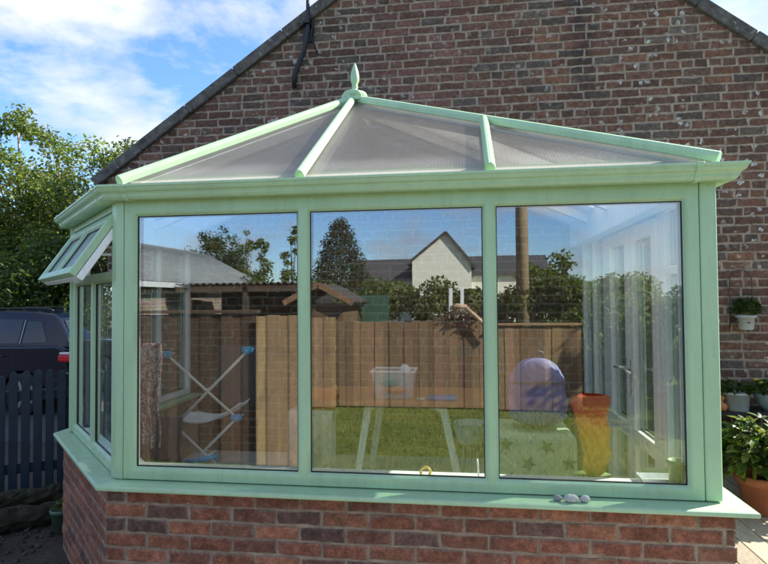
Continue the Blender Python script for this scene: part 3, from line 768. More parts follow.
for side in (0, 1):
    for pts in ([(.45, 1.08), (.86, 1.065), (.86, 1.40), (.62, 1.39)], [(.93, 1.063), (1.66, 1.055), (1.66, 1.43), (.93, 1.42)], [(1.75, 1.053), (2.85, 1.045), (2.50, 1.37), (1.75, 1.44)]):
        a = sidewin(pts, side); b_ = sidewin(pts, side, .02); mb = MB(); mb.add(a + b_, [(0, 1, 2, 3), (4, 5, 6, 7), (0, 1, 5, 4), (1, 2, 6, 5), (2, 3, 7, 6), (3, 0, 4, 7)])
        mb.build('side_window', CARGLASS, car)
    a = sidewin([(.885, 1.06), (.905, 1.06), (.905, 1.415), (.885, 1.415)], side, -.012); b_ = sidewin([(.885, 1.06), (.905, 1.06), (.905, 1.415), (.885, 1.415)], side, .01)
    mb = MB(); mb.add(a + b_, [(0, 1, 2, 3), (4, 5, 6, 7), (0, 1, 5, 4), (1, 2, 6, 5), (2, 3, 7, 6), (3, 0, 4, 7)]); mb.build('window_trim', ALLOY, car)
mb = MB(); mb.add([carpt(.095, 1.10, .18), carpt(.095, 1.10, 1.60), carpt(.31, 1.40, 1.50), carpt(.31, 1.40, .28), carpt(.13, 1.08, .18), carpt(.13, 1.08, 1.60), carpt(.36, 1.38, 1.50), carpt(.36, 1.38, .28)], [(0, 1, 2, 3), (4, 5, 6, 7), (0, 1, 5, 4), (1, 2, 6, 5), (2, 3, 7, 6), (3, 0, 4, 7)]); mb.build('rear_window', CARGLASS, car)
TAILR, _n, _b = mat('red_tail_lens', (.62, .008, .02), .15, .6); TAILW, _n, _b = mat('clear_tail_lens', (.72, .55, .58), .15, .6)
for xs in (.93, 1.70):
    mb = MB(); mb.box(CX - xs - .003, CX - xs + .003, CY - .0035, CY + .01, GZ + .40, GZ + 1.0); mb.build('door_seam', BLACK, car)
for xs in (1.08, 2.02):
    mb = MB(); mb.tube([(CX - xs, CY - .002, GZ + .88), (CX - xs - .02, CY - .03, GZ + .88), (CX - xs - .16, CY - .03, GZ + .88), (CX - xs - .18, CY - .002, GZ + .88)], .011, 6); mb.build('door_handle', NAVY, car)
for y0, y1 in ((-.012, .22), (1.56, 1.792)):
    mb = MB(); mb.box(CX - .21, CX + .005, CY + y0, CY + y1, GZ + .80, GZ + .90); mb.build('tail_light', TAILR, car, bev=.02)
    mb = MB(); mb.box(CX - .19, CX + .003, CY + y0, CY + y1, GZ + .903, GZ + .945); mb.build('reversing_light', TAILW, car, bev=.015)
mb = MB(); mb.box(CX - .30, CX + .02, CY - .004, CY + 1.784, GZ + .36, GZ + .56); mb.build('bumper', NAVY, car, bev=.03)
for yv in (.28, 1.5):
    mb = MB(); mb.tube([carpt(.5, 1.55, yv), carpt(.6, 1.59, yv), carpt(2.0, 1.59, yv), carpt(2.1, 1.56, yv)], .012, 6); mb.build('roof_rail', BLACK, car)
for xx in (.78, 3.38):
    for yy, sgn in ((.10, -1), (1.68, 1)):
        T = lambda a, b_, c_, xx=xx, yy=yy: carpt(xx + a, .315 + b_, yy + c_)
        mb = MB(); mb.lathe([(.20, -.10), (.29, -.11), (.315, -.08), (.315, .08), (.29, .11), (.20, .10)], n=28, T=T); wh = mb.build('wheel', TYRE, car)
        mb = MB(); mb.lathe([(.05, .09 * sgn), (.21, .095 * sgn), (.205, .05 * sgn), (.03, .05 * sgn)], n=24, T=T)
        for k in range(5):
            a = k * 1.2566; mb.beam(T(0.03 * math.cos(a), .03 * math.sin(a), .1 * sgn), T(.2 * math.cos(a), .2 * math.sin(a), .1 * sgn), (0, 1, 0), [(-.022, -.01), (.022, -.01), (.022, .012), (-.022, .012)])
        mb.build('rim', ALLOY, wh)
# ---------------------------------------------------------------- picket fence and ground things at the left
NAVYW = simple('navy_fence_stain', (.010, .028, .046), .55, .4, 9, .2)
fa, fb = Vector((-3.1, .88)), Vector((-1.56, 1.86)); fd = (fb - fa).normalized(); fn = Vector((fd.y, -fd.x)); flen = (fb - fa).length
TP = lambda u_, v_, w_: (fa.x + fd.x * u_ + fn.x * w_, fa.y + fd.y * u_ + fn.y * w_, v_)
pf = thing('picket_fence', 'dark navy picket fence with rounded tops beside the conservatory', 'fence', (-2.3, 1.37, GZ))
mb = MB(); uu = .0; rng = random.Random(4)
while uu < flen - .13:
    t = .945 + rng.uniform(-.012, .012) + .02 * math.sin(uu * 5); wd = .062
    pts = [(uu, GZ + .04)] + [(uu + wd, GZ + .04)] + [(uu + wd / 2 + wd / 2 * math.cos(a), t - .04 + .045 * math.sin(a)) for a in [math.pi * k / 8 for k in range(9)]]
    mb.prism(pts, 0, .02, T=TP); uu += .088
mb.build('picket_panel', NAVYW, pf, bev=.002, seg=1)
for zz_ in (.12, .72):
    mb = MB(); mb.box(-.02, flen, zz_, zz_ + .085, -.045, -.002, T=TP); mb.build('rail', NAVYW, pf, bev=.004)
for uu in (.62, flen - .06):
    mb = MB(); mb.box(uu - .05, uu + .05, GZ - .05, .90, -.15, -.047, T=TP); mb.box(uu - .058, uu + .058, .902, .922, -.158, -.04, T=TP); mb.build('post', NAVYW, pf, bev=.005)
MOSS = simple('mossy_timber', (.040, .038, .020), .95, .8, 9, 1.0)
for i, (p, q, r_, lb) in enumerate((((-2.1, .62, GZ + .07), (-1.33, 1.40, GZ + .09), .075, 'mossy edging log lying at the foot of the navy picket fence'), ((-1.95, .92, GZ + .20), (-1.42, 1.46, GZ + .22), .06, 'short mossy log resting on top of the longer edging log'), ((-1.75, .56, GZ + .04), (-1.45, .86, GZ + .05), .05, 'small brown log lying on the soil in front of the mossy logs'))):
    rng = random.Random(i); P = [Vector(p).lerp(Vector(q), k / 6) + Vector((rng.uniform(-.01, .01), rng.uniform(-.01, .01), rng.uniform(-.01, .01))) for k in range(7)]
    mb = MB(); P = [P[0].lerp(P[-1], k / 20) + Vector((0, 0, .01 * math.sin(k * .6 + i))) for k in range(21)]; mb.tube(P, [r_ * rng.uniform(.86, 1.1) for _ in P], 14, smooth=False); mb.v = [(x + rng.gauss(0, .006), y + rng.gauss(0, .006), z + rng.gauss(0, .006)) for x, y, z in mb.v]; tag(mb.build('edging_log', MOSS, loc=p), lb, 'log')
mb = MB(); rng = random.Random(5)
for _ in range(500):
    x, y = rng.uniform(-2.9, -1.15), rng.uniform(.2, 1.6); rr = rng.uniform(.006, .02)
    c = rng.choice([(.06, .052, .042), (.04, .036, .03), (.085, .078, .065)])
    mb.ell((x, y, GZ + rr * .4), (rr, rr * rng.uniform(.7, 1.2), rr * .7), 6, 4, .15, rng, col=c)
ATTR = simple('gravel_stone', (.1, .1, .1), .9, .3, 40, attr=True)
tag(mb.build('gravel', ATTR, loc=(-2, .9, GZ)), 'dark loose gravel and stones on the soil by the fence', 'gravel', kind='stuff')
POTG = simple('green_pot_plastic', (.09, .17, .12), .6, .25, 10)
pt = thing('plant_pot', 'small dull green pot on the ground by the corner of the brick base', 'plant pot', (-1.20, 1.18, GZ))
mb = MB(); mb.lathe([(.05, 0), (.068, .15), (.075, .15), (.075, .175), (.066, .175), (.06, .14), (.02, .135)], (-1.20, 1.18, GZ), 20); mb.build('pot', POTG, pt)
foliage([((-1.20, 1.18, GZ + .20), .05)], 60, .04, P_MID, 30).build('foliage', LEAF, pt, normals=False)

# ---------------------------------------------------------------- pots at the right, by the house wall
TERRA = simple('terracotta', (.40, .13, .06), .8, .3, 9, .3)
WHP = simple('white_glaze', (.55, .56, .55), .35, .2, 8)
BLUEP = simple('pale_blue_glaze', (.36, .44, .48), .3, .2, 8)
def pot(mb, c, rb, rt, h, rim=.015, rimh=.04):
    mb.lathe([(rb * .9, 0), (rb, .004), (rt - .008, h - rimh), (rt + rim, h - rimh + .002), (rt + rim, h - .006), (rt + rim - .006, h), (rt - .012, h), (rt - .02, h - .05), (.01, h - .055)], c, 28)
def broad(c, r_, h, n, size, pal, seed, asp=.42):
    """shrub of arching leaves on stems"""
    mb = MB(); rng = random.Random(seed)
    for _ in range(n):
        t = rng.uniform(0, 6.28); q = math.sqrt(rng.random()); z = h * (1 - q * q * .55) * rng.uniform(.35, 1)
        p = Vector((c[0] + r_ * q * math.cos(t), c[1] + r_ * q * math.sin(t), c[2] + z))
        e = Vector((math.cos(t + rng.uniform(-.9, .9)), math.sin(t + rng.uniform(-.9, .9)), rng.uniform(-.5, .6))).normalized()
        up = Vector((rng.gauss(0, .35), rng.gauss(0, .35), 1)).normalized(); f = e.cross(up).normalized(); nn = f.cross(e)
        s = size * rng.uniform(.65, 1.3); cc_ = pick(rng, pal)
        mb.add([p, p + e * s * .35 + f * s * asp * .5 + nn * s * .06, p + e * s * .75 + f * s * asp * .38 - nn * s * .01, p + e * s - nn * s * .12, p + e * s * .75 - f * s * asp * .38 - nn * s * .01, p + e * s * .35 - f * s * asp * .5 + nn * s * .06, p + e * s * .5 - nn * s * .03],
               [(0, 1, 6), (1, 2, 6), (2, 3, 6), (3, 4, 6), (4, 5, 6), (5, 0, 6)], col=cc_, smooth=True)
    return mb
P_GL = [(.05, .105, .018), (.075, .14, .025), (.035, .075, .014), (.14, .19, .03)]
tp = thing('potted_shrub', 'glossy green shrub in a large terracotta pot on the decking', 'potted plant', (3.70, 1.48, .1))
mb = MB(); pot(mb, (3.74, 1.50, .1), .11, .152, .25, .014, .055); mb.build('pot', TERRA, tp)
mb = MB(); mb.lathe([(.02, .0), (.134, .005), (.13, .012), (.01, .02)], (3.74, 1.50, .28), 20); mb.build('compost', simple('compost', (.03, .022, .016), .95, .4, 30, .6), tp)
mb = broad((3.74, 1.50, .32), .25, .42, 700, .105, P_GL + P_GL + P_YEL, 41); mb.build('foliage', LEAF, tp, normals=False)
mb = MB(); rng = random.Random(6)
for k in range(12):
    t = k * .52; mb.tube([(3.74, 1.50, .28), (3.74 + .09 * math.cos(t), 1.50 + .09 * math.sin(t), .45), (3.74 + .2 * math.cos(t), 1.50 + .2 * math.sin(t), .58)], [.008, .006, .003], 5)
mb.build('stem', BARK, tp)
DARKW = simple('dark_bench_wood', (.030, .024, .020), .8, .4, 10, .4)
bench = thing('low_bench', 'dark weathered bench carrying plant pots against the house wall', 'bench', (4.3, 2.33, .1))
for k in range(3):
    mb = MB(); mb.box(3.5, 5.1, 2.17 + k * .125, 2.285 + k * .125, .60, .632); mb.build('slat', DARKW, bench, bev=.004)
for x in (3.6, 4.95):
    for y in (2.20, 2.47):
        mb = MB(); mb.box(x, x + .06, y - .03, y + .03, .10, .598); mb.build('leg', DARKW, bench, bev=.003)
mb = MB(); mb.box(3.52, 5.08, 2.30, 2.32, .35, .5); mb.build('back_board', DARKW, bench)
wp = thing('potted_plant', 'white round pot with low greenery on the dark bench next to the conservatory', 'potted plant', (3.93, 2.28, .633))
mb = MB(); pot(mb, (3.93, 2.28, .633), .085, .105, .15, .006, .02); mb.build('pot', WHP, wp)
broad((3.93, 2.28, .76), .11, .12, 160, .06, P_MID + P_DARK, 42).build('foliage', LEAF, wp, normals=False)
bp = thing('flower_bowl', 'pale blue bowl of yellow flowers on the dark bench', 'flower bowl', (4.20, 2.28, .633))
mb = MB(); mb.lathe([(.06, 0), (.065, .01), (.11, .06), (.135, .13), (.138, .14), (.128, .14), (.10, .10), (.01, .09)], (4.20, 2.28, .633), 24); mb.build('bowl', BLUEP, bp)
broad((4.20, 2.28, .75), .14, .13, 240, .06, P_GL, 43).build('foliage', LEAF, bp, normals=False)
mb = MB(); rng = random.Random(9); YEL = simple('yellow_petals', (.75, .55, .03), .6, .2, 20)
for k in range(11):
    t, q = rng.uniform(0, 6.28), math.sqrt(rng.random()) * .13; c = Vector((4.20 + q * math.cos(t), 2.28 + q * math.sin(t), .875 + rng.uniform(-.03, .03)))
    for j in range(5):
        a = j * 1.2566; e = Vector((math.cos(a), math.sin(a) - .3, .35)); mb.ell(c + e * .010, (.012, .012, .006), 6, 4)
    mb.build('flower', YEL, bp); mb = MB()
orn = MB(); orn.lathe([(.012, 0), (.035, .006), (.045, .035), (.034, .062), (.012, .068), (.014, .085), (.026, .10), (.02, .118), (.004, .125)], (3.80, 2.24, .633), 14)
tag(orn.build('garden_ornament', simple('orange_glaze', (.62, .20, .06), .5, .2, 12), loc=(3.80, 2.24, .633)), 'tiny orange ornament on the bench beside the white round pot', 'ornament')
wl = thing('wall_planter', 'small white pot of herbs hung in a wire arch on the house wall', 'planter', (4.13, 2.5, 1.29))
IRON = simple('black_iron', (.06, .052, .048), .6, .2, 20)
mb = MB(); mb.tube([(4.02, HY - .03, 1.28)] + [(4.02, HY - .03, 1.6)] + [(4.11 - .09 * math.cos(a), HY - .03, 1.68 + .10 * math.sin(a)) for a in [math.pi * k / 10 for k in range(11)]] + [(4.20, HY - .03, 1.6), (4.20, HY - .03, 1.28)], .0042, 6)
mb.tube([(4.02, HY - .03, 1.33), (4.05, HY - .10, 1.33), (4.11, HY - .17, 1.33), (4.17, HY - .10, 1.33), (4.20, HY - .03, 1.33)], .005, 6); mb.build('bracket', IRON, wl)
mb = MB(); pot(mb, (4.115, HY - .10, 1.27), .055, .074, .125, .006, .025); mb.build('pot', WHP, wl)
mb = broad((4.115, HY - .10, 1.38), .085, .17, 260, .05, P_MID + P_DARK, 44); mb.build('foliage', LEAF, wl, normals=False)
# leafy growth on the deck behind the terracotta pot
for (x, y, r_, h, n_, sd_, lb) in ((4.15, 1.85, .22, .42, 360, 51, 'low leafy plant in shade behind the terracotta pot'), (4.62, 1.72, .25, .5, 360, 52, 'leafy plant at the picture edge beyond the terracotta pot')):
    t = thing('deck_plant', lb, 'plant', (x, y, .1)); mb = MB(); pot(mb, (x, y, .1), .09, .12, .18); mb.build('pot', DARKW, t)
    broad((x, y, .24), r_, h, n_, .10, P_GL + P_MID, sd_).build('foliage', LEAF, t, normals=False)

# ---------------------------------------------------------------- inside the conservatory
FZ = .104
mb = MB(); mb.prism([(.05, .08), (2.79, .08), (2.79, .235), (.02, .235), (-.80, 1.06), (-.87, .99)], .652, .672); 
inn = mb.build('inner_sill', WHITE, cons, bev=.006)
TTOP = wood_mat('table_wood', .45)
MINT = simple('mint_white_paint', (.80, .84, .80), .4, .1, 10)
tb = thing('dining_table', 'wooden topped table on white splayed legs inside the conservatory', 'table', (1.3, 1.85, FZ))
mb = MB(); mb.box(.60, 1.99, 1.50, 2.25, .754, .789, col=(.50, .25, .10)); mb.build('tabletop', TTOP, tb, bev=.006)
for y in (1.62, 2.14):
    mb = MB()
    arch_ = [(1.02, .753), (1.02, .66), (1.045, .70), (1.09, .725), (1.16, .732), (1.46, .732), (1.53, .725), (1.575, .70), (1.60, .66), (1.60, .753)]
    mb.prism(arch_, y - .012, y + .012, T=lambda a, b_, c_: (a, c_, b_))
    mb.build('apron', MINT, tb, bev=.002)
for (x, y, sx, sy) in ((1.03, 1.62, -.10, -.05), (1.59, 1.62, .14, -.05), (1.06, 2.14, -.10, .05), (1.56, 2.14, .12, .05)):
    mb = MB(); mb.beam((x, y, .75), (x + sx, y + sy, FZ), (0, 1, 0), [(-.027, -.015), (.027, -.015), (.027, .015), (-.027, .015)]); mb.build('leg', MINT, tb, bev=.004)
CLEAR, _nt, _b = mat('frosted_plastic', (.75, .80, .82), .25); _b.inputs['Alpha'].default_value = .30
bx = thing('plastic_tub', 'translucent tub of teal and orange things on the table', 'tub', (1.22, 1.72, .786))
def tapered(mb, cx, cy, z0, z1, a0, b0, a1, b1, wall=.004, **k):
    mb.add([(cx - a0, cy - b0, z0), (cx + a0, cy - b0, z0), (cx + a0, cy + b0, z0), (cx - a0, cy + b0, z0), (cx - a1, cy - b1, z1), (cx + a1, cy - b1, z1), (cx + a1, cy + b1, z1), (cx - a1, cy + b1, z1),
            (cx - a1 + wall, cy - b1 + wall, z1), (cx + a1 - wall, cy - b1 + wall, z1), (cx + a1 - wall, cy + b1 - wall, z1), (cx - a1 + wall, cy + b1 - wall, z1), (cx - a0 + wall, cy - b0 + wall, z0 + wall), (cx + a0 - wall, cy - b0 + wall, z0 + wall), (cx + a0 - wall, cy + b0 - wall, z0 + wall), (cx - a0 + wall, cy + b0 - wall, z0 + wall)],
           [(3, 2, 1, 0)] + [(i, (i + 1) % 4, 4 + (i + 1) % 4, 4 + i) for i in range(4)] + [(4 + i, 4 + (i + 1) % 4, 8 + (i + 1) % 4, 8 + i) for i in range(4)] + [(8 + i, 8 + (i + 1) % 4, 12 + (i + 1) % 4, 12 + i) for i in range(4)] + [(12, 13, 14, 15)], **k)
mb = MB(); tapered(mb, 1.22, 1.72, .791, 1.0, .135, .10, .165, .125); mb.build('tub_shell', CLEAR, bx, bev=.003)
mb = MB(); mb.ring(lambda a, b_, c_: (a, b_, c_), (1.05, 1.39, 1.59, 1.85), [(0, .995), (0, 1.008), (.014, 1.008), (.014, .995)]); mb.build('rim', WHITE, bx)
def bundle(c, r, seed, j=.12): 
    m = MB(); m.ell(c, r, 18, 11, j, random.Random(seed)); return m
for nm, c, r_, col_, s_ in (('teal_cloth', (1.20, 1.67, .92), (.14, .08, .05), (.02, .34, .36), 1), ('orange_cloth', (1.24, 1.67, .86), (.12, .08, .035), (.62, .27, .12), 2), ('white_cloth', (1.30, 1.75, .99), (.05, .05, .05), (.7, .72, .72), 3), ('dark_cloth', (1.20, 1.72, .82), (.11, .08, .03), (.05, .07, .09), 4)):
    bundle(c, r_, s_).build(nm, simple(nm + '_fabric', col_, .85, .25, 30, .3), bx, sub=1)
pk = MB(); pk.box(1.48, 1.70, 1.58, 1.68, .791, .822); tag(pk.build('wipes_packet', simple('blue_packet', (.06, .22, .50), .4, .5, 14), loc=(1.59, 1.63, .787), bev=.012), 'flat blue and white packet lying on the table', 'packet')
pk2 = MB(); pk2.box(1.40, 1.46, 1.60, 1.66, .791, .803); tag(pk2.build('small_card', simple('pale_card', (.55, .5, .48), .6, .3, 30), loc=(1.43, 1.63, .787), bev=.003), 'little pale card lying between the tub and the blue packet', 'card')
# star print pouffe with backpack
pf_ = thing('storage_pouffe', 'pale green fabric pouffe printed with dark stars', 'pouffe', (2.17, .92, FZ))
mb = MB(); mb.box(1.92, 2.42, .82, 1.30, FZ, .735)
STARF = simple('pale_green_fabric', (.40, .50, .36), .9, .2, 40, .3); STARD = simple('dark_green_star_print', (.10, .16, .10), .9, .2, 40)
mb.build('body', STARF, pf_, bev=.045, seg=4)
def star(cx, cz, r_, y, a0): 
    return [(cx + (r_ if k % 2 == 0 else r_ * .42) * math.sin(a0 + k * math.pi / 5), cz + (r_ if k % 2 == 0 else r_ * .42) * math.cos(a0 + k * math.pi / 5)) for k in range(10)]
for i, (cx, cz) in enumerate([(2.0, .67), (2.13, .56), (2.24, .66), (2.37, .57), (2.02, .47), (2.25, .45), (2.12, .36), (2.37, .36), (2.0, .27), (2.24, .26)]):
    mb = MB(); mb.prism(star(cx, cz, .048, .66, i * .4), .8165, .8205, T=lambda a, b_, c_: (a, c_, b_)); mb.build('star', STARD, pf_)
PURP = simple('purple_nylon', (.125, .13, .34), .7, .3, 18, .4)
bk = thing('backpack', 'rounded lilac grey backpack sitting on the star print pouffe', 'backpack', (2.22, 1.0, .737))
def bag(u_, v_):
    a = u_ * 2 * math.pi; b_ = v_; z = b_ * .44
    rr = (math.sin(min(1, b_ * 6) * math.pi / 2) * .93 + .07) * (1 if b_ < .55 else math.sqrt(max(0.0, 1 - ((b_ - .55) / .45) ** 2.2)))
    cr = math.copysign(abs(math.cos(a)) ** .7, math.cos(a)); srn = math.copysign(abs(math.sin(a)) ** .7, math.sin(a))
    k = 1 + .035 * math.sin(a * 5 + b_ * 9) + .025 * math.sin(b_ * 22 + a * 2) + .018 * math.sin(a * 9 - b_ * 31) + .012 * math.sin(a * 15 + b_ * 47)
    return (2.21 + .172 * rr * cr * k, 1.02 + .125 * rr * srn * k, .737 + z)
mb = MB(); mb.grid(bag, 90, 60); mb.build('body', PURP, bk)
def bagp(u_, v_):
    a = math.pi * (1 + u_); z = .03 + v_ * .20; rr = math.sqrt(max(0, 1 - abs(v_ * 2 - 1) ** 5))
    return (2.21 + .13 * rr * math.cos(a), 1.02 - .09 + .075 * rr * math.sin(a), .737 + z)
mb = MB(); mb.grid(bagp, 20, 12); mb.build('front_pocket', simple('purple_pocket', (.105, .11, .29), .7, .3, 18, .4), bk)
mb = MB(); mb.tube([Vector(bag(.5 + .5 * (1 - k / 14), .64)) + Vector((0, -.004, 0.012 * math.sin(k / 14 * math.pi))) for k in range(15)], .006, 6); mb.tube([(2.18, 1.04, 1.16), (2.19, 1.03, 1.205), (2.22, 1.03, 1.215), (2.25, 1.03, 1.205), (2.26, 1.04, 1.16)], .009, 6); mb.build('zip_and_handle', simple('dark_zip', (.05, .045, .07), .6, .2, 30), bk)
# orange and yellow bag on a green stool
GRS = simple('green_stool_paint', (.16, .24, .09), .5, .2, 9)
st = thing('small_stool', 'small green stool under the orange and yellow bag', 'stool', (2.43, .52, FZ))
mb = MB(); mb.lathe([(.01, 0), (.10, 0), (.105, .012), (.10, .025), (.01, .025)], (2.44, .50, .575), 22); mb.build('seat', GRS, st)
for k in range(4):
    a = k * 1.57 + .78; mb = MB(); mb.tube([(2.44 + .07 * math.cos(a), .50 + .07 * math.sin(a), .575), (2.44 + .10 * math.cos(a), .50 + .10 * math.sin(a), FZ)], .012, 8); mb.build('leg', GRS, st)
def sack(u_, v_):
    a = u_ * 2 * math.pi
    prof = np.interp(v_, [0, .06, .4, .68, .74, .80, .9, .97, 1], [.40, .66, .84, .98, .93, 1.06, 1.16, 1.05, .7])
    k = prof * (1 + .07 * math.sin(a * 6 + v_ * 7) + .06 * math.sin(a * 3 - v_ * 17) + .045 * math.sin(a * 11 + v_ * 25 + 2 * math.sin(v_ * 9)) + .03 * math.sin(a * 17 - v_ * 31))
    return (2.44 + .082 * k * math.cos(a) + .012 * math.sin(v_ * 6), .50 + .07 * k * math.sin(a), .602 + v_ * .43)
def sack_mat():
    m, nt, b = mat('orange_yellow_nylon', rough=.55); b.inputs['Subsurface Weight'].default_value = .0
    tc = N(nt, 'ShaderNodeTexCoord'); s = N(nt, 'ShaderNodeSeparateXYZ'); L(nt, tc.outputs['Generated'], s.inputs[0])
    z = M2(nt, 'ADD', s.outputs[2], M2(nt, 'MULTIPLY', M2(nt, 'SUBTRACT', noise(nt, 22, 3), .5), .22))
    L(nt, ramp(nt, z, [(.46, (.80, .36, .02)), (.60, (.80, .27, .025)), (.70, (.75, .13, .015)), (.9, (.62, .09, .02))]), b.inputs['Base Color']); return m
def M2(nt, op, a, b=0.0):
    n = nt.nodes.new('ShaderNodeMath'); n.operation = op
    for i, x in enumerate((a, b)):
        if hasattr(x, 'node'): nt.links.new(x, n.inputs[i])
        else: n.inputs[i].default_value = x
    return n.outputs[0]
mb = MB(); mb.grid(sack, 90, 60); tag(mb.build('fabric_bag', sack_mat(), loc=(2.44, .5, .602)), 'crumpled orange and yellow bag gathered at the top', 'bag')
# things on the inner sill
mb = MB(); tapered(mb, 2.68, .19, .674, .70, .085, .04, .10, .05); tag(mb.build('white_tray', WHITE, loc=(2.68, .19, .674), bev=.004), 'shallow white tray on the inner sill beside the green pot', 'tray')
mb = MB(); pot(mb, (2.735, .115, .674), .040, .05, .125, .003, .015); tag(mb.build('empty_pot', simple('sage_glaze', (.24, .30, .18), .5, .2, 14), loc=(2.735, .115, .674)), 'sage green empty pot in the right hand corner of the inner sill', 'plant pot')
mb = MB(); mb.tube([(1.56 + .024 * math.cos(a), .16, .690 + .024 * math.sin(a)) for a in [math.pi * k / 10 for k in range(21)]], .007, 8); tag(mb.build('wooden_ring', simple('honey_wood', (.55, .36, .10), .5, .2, 30), loc=(1.56, .16, .674)), 'little honey coloured ring standing on the inner sill', 'ring')
mb = MB(); mb.tube([(1.822, .17, .673), (1.815, .17, .76)], .0045, 8); tag(mb.build('white_stick', WHITE, loc=(1.82, .17, .673)), 'thin white stick upright on the inner sill by the mullion', 'stick')
# grey tub on thin legs and a dark chair under the table's right end
sd_ = thing('tub_stand', 'blue grey tub on thin legs under the right end of the table', 'stand', (1.79, 1.28, FZ))
GREYP = simple('blue_grey_plastic', (.22, .27, .32), .5, .2, 10)
mb = MB(); mb.lathe([(.06, 0), (.085, .01), (.105, .08), (.11, .14), (.115, .145), (.10, .145), (.09, .08), (.01, .03)], (1.79, 1.28, .56), 22); mb.build('tub', GREYP, sd_)
for a in (.5, 2.6, 4.7):
    mb = MB(); mb.tube([(1.79 + .05 * math.cos(a), 1.28 + .05 * math.sin(a), .565), (1.79 + .07 * math.cos(a), 1.28 + .07 * math.sin(a), FZ)], .008, 6); mb.build('leg', GREYP, sd_)
# orange box on a cloth draped stool
dr = thing('cloth_stool', 'low stool draped with a crumpled pale cloth behind the mullion', 'stool', (.60, 1.6, FZ))
mb = MB(); mb.box(.46, .76, 1.48, 1.78, .66, .70); mb.build('seat', MINT, dr, bev=.01)
for (x, y) in ((.49, 1.51), (.73, 1.51), (.49, 1.75), (.73, 1.75)):
    mb = MB(); mb.tube([(x, y, .66), (x, y, FZ)], .014, 8); mb.build('leg', MINT, dr)
mb = MB(); mb.grid(lambda a, b_: (.44 + .34 * a, 1.465 - .02 * math.sin(a * 17) * (1 - b_) - .012 * math.sin(a * 31 + 2) * (1 - b_), .715 - .35 * (1 - b_) - .05 * math.sin(a * 9) * (1 - b_)) if b_ < .75 else (.44 + .34 * a, 1.465 + (b_ - .75) * 1.2, .712), 26, 16)
mb.build('cloth', simple('pale_pink_cloth', (.55, .47, .43), .9, .25, 26, .3), dr, solid=.006)
mb = MB(); tapered(mb, .64, 1.63, .722, .85, .13, .10, .145, .115, .006); tag(mb.build('orange_box', simple('orange_plastic', (.65, .20, .06), .5, .2, 8), loc=(.64, 1.63, .722), bev=.004), 'open orange box on the cloth draped stool left of the table', 'box')
# clothes airer
AB = simple('airer_blue_plastic', (.02, .36, .66), .4, .1, 20); AW = simple('airer_white_rod', (.72, .68, .64), .35, .1, 20)
ar = thing('clothes_airer', 'white scissor clothes airer with bright blue joints in the left pane', 'clothes airer', (.15, .8, FZ))
def arp(px_, pz_, y): return (px_, y, pz_)
JA, JB, JC, JD = (-.09, 1.215), (.37, .83), (-.035, .775), (.44, 1.245)
for y in (.66,):
    for (p, q) in ((JA, JB), (JD, JC), (JB, (-.02, .45)), (JC, (.40, .40)), ((-.02, .45), (.40, FZ)), ((.40, .40), (-.02, FZ))):
        mb = MB(); mb.tube([(p[0], y, p[1]), (q[0], y, q[1])], .0085, 8); mb.build('strut', AW, ar)
    for (x, z) in (JA, JB, JC, JD, (-.02, .45), (.40, .40)):
        mb = MB(); mb.tube([(x, y - .018, z), (x, y + .018, z)], .022, 10); mb.box(x - .035, x + .03, y - .012, y + .012, z - .012, z + .020); mb.build('joint', AB, ar, bev=.003)
for (x, z) in (JA, JB, JC, JD, (.17, 1.0), (.19, .60)):
    mb = MB(); mb.tube([(x, .64, z), (x, .76, z)], .006, 6); mb.build('rod', AW, ar)
for x in (-.04, .42):
    mb = MB(); mb.tube([(x, .60, FZ + .02), (x, .95, FZ + .02)], .018, 8); mb.build('foot', AB, ar)
mb = MB(); mb.tube([(-.0, .62, .72), (.0, .62, .36)], .014, 8); mb.build('leg', AB, ar); mb = MB(); mb.tube([(.05, .60, .565), (.26, .62, .60)], .016, 8); mb.build('rail', AB, ar)
def hang(x0, x1, y, z0, z1, amp, f, seed):
    rng = random.Random(seed); ph = rng.uniform(0, 6)
    m = MB(); m.grid(lambda a, b_: (x0 + (x1 - x0) * a + .01 * math.sin(b_ * 9 + ph), y + amp * (1 - b_ * .5) * math.sin(a * f + ph + 1.2 * b_) + .01 * math.sin(b_ * 7), z0 + (z1 - z0) * b_ + .02 * (1 - b_) * math.sin(a * 5 + ph)), 26, 20); return m
def pattern_mat(name, cols, sc):
    m, nt, b = mat(name, rough=.9); f = noise(nt, sc, 3, .6)
    n_ = len(cols); L(nt, ramp(nt, f, [(.3 + .4 * i / (n_ - 1), c) for i, c in enumerate(cols)]), b.inputs['Base Color']); return m
tag(hang(-.23, -.03, .49, .70, 1.30, .03, 23, 1).build('hanging_shirt', pattern_mat('patterned_cotton', [(.16, .07, .08), (.50, .22, .18), (.24, .12, .13), (.74, .62, .56), (.42, .22, .20), (.18, .12, .15)], 30), loc=(-.1, .5, .55), solid=.006), 'patterned pinkish brown garment hanging at the left window edge', 'garment')
tag(hang(-.10, .085, .50, .42, .86, .03, 15, 2).build('hanging_jeans', pattern_mat('dark_denim', [(.015, .022, .045), (.03, .045, .08), (.01, .014, .03)], 12), loc=(-.06, .58, .42), solid=.008), 'dark blue jeans hanging below the patterned garment', 'garment')
tag(hang(.14, .42, .90, .86, 1.245, .012, 9, 3).build('hanging_towel', pattern_mat('charcoal_towel', [(.05, .05, .052), (.085, .085, .09), (.06, .06, .06)], 30), loc=(.28, 1.0, .8), solid=.008), 'charcoal towel hanging from the upper right rod of the airer', 'towel')
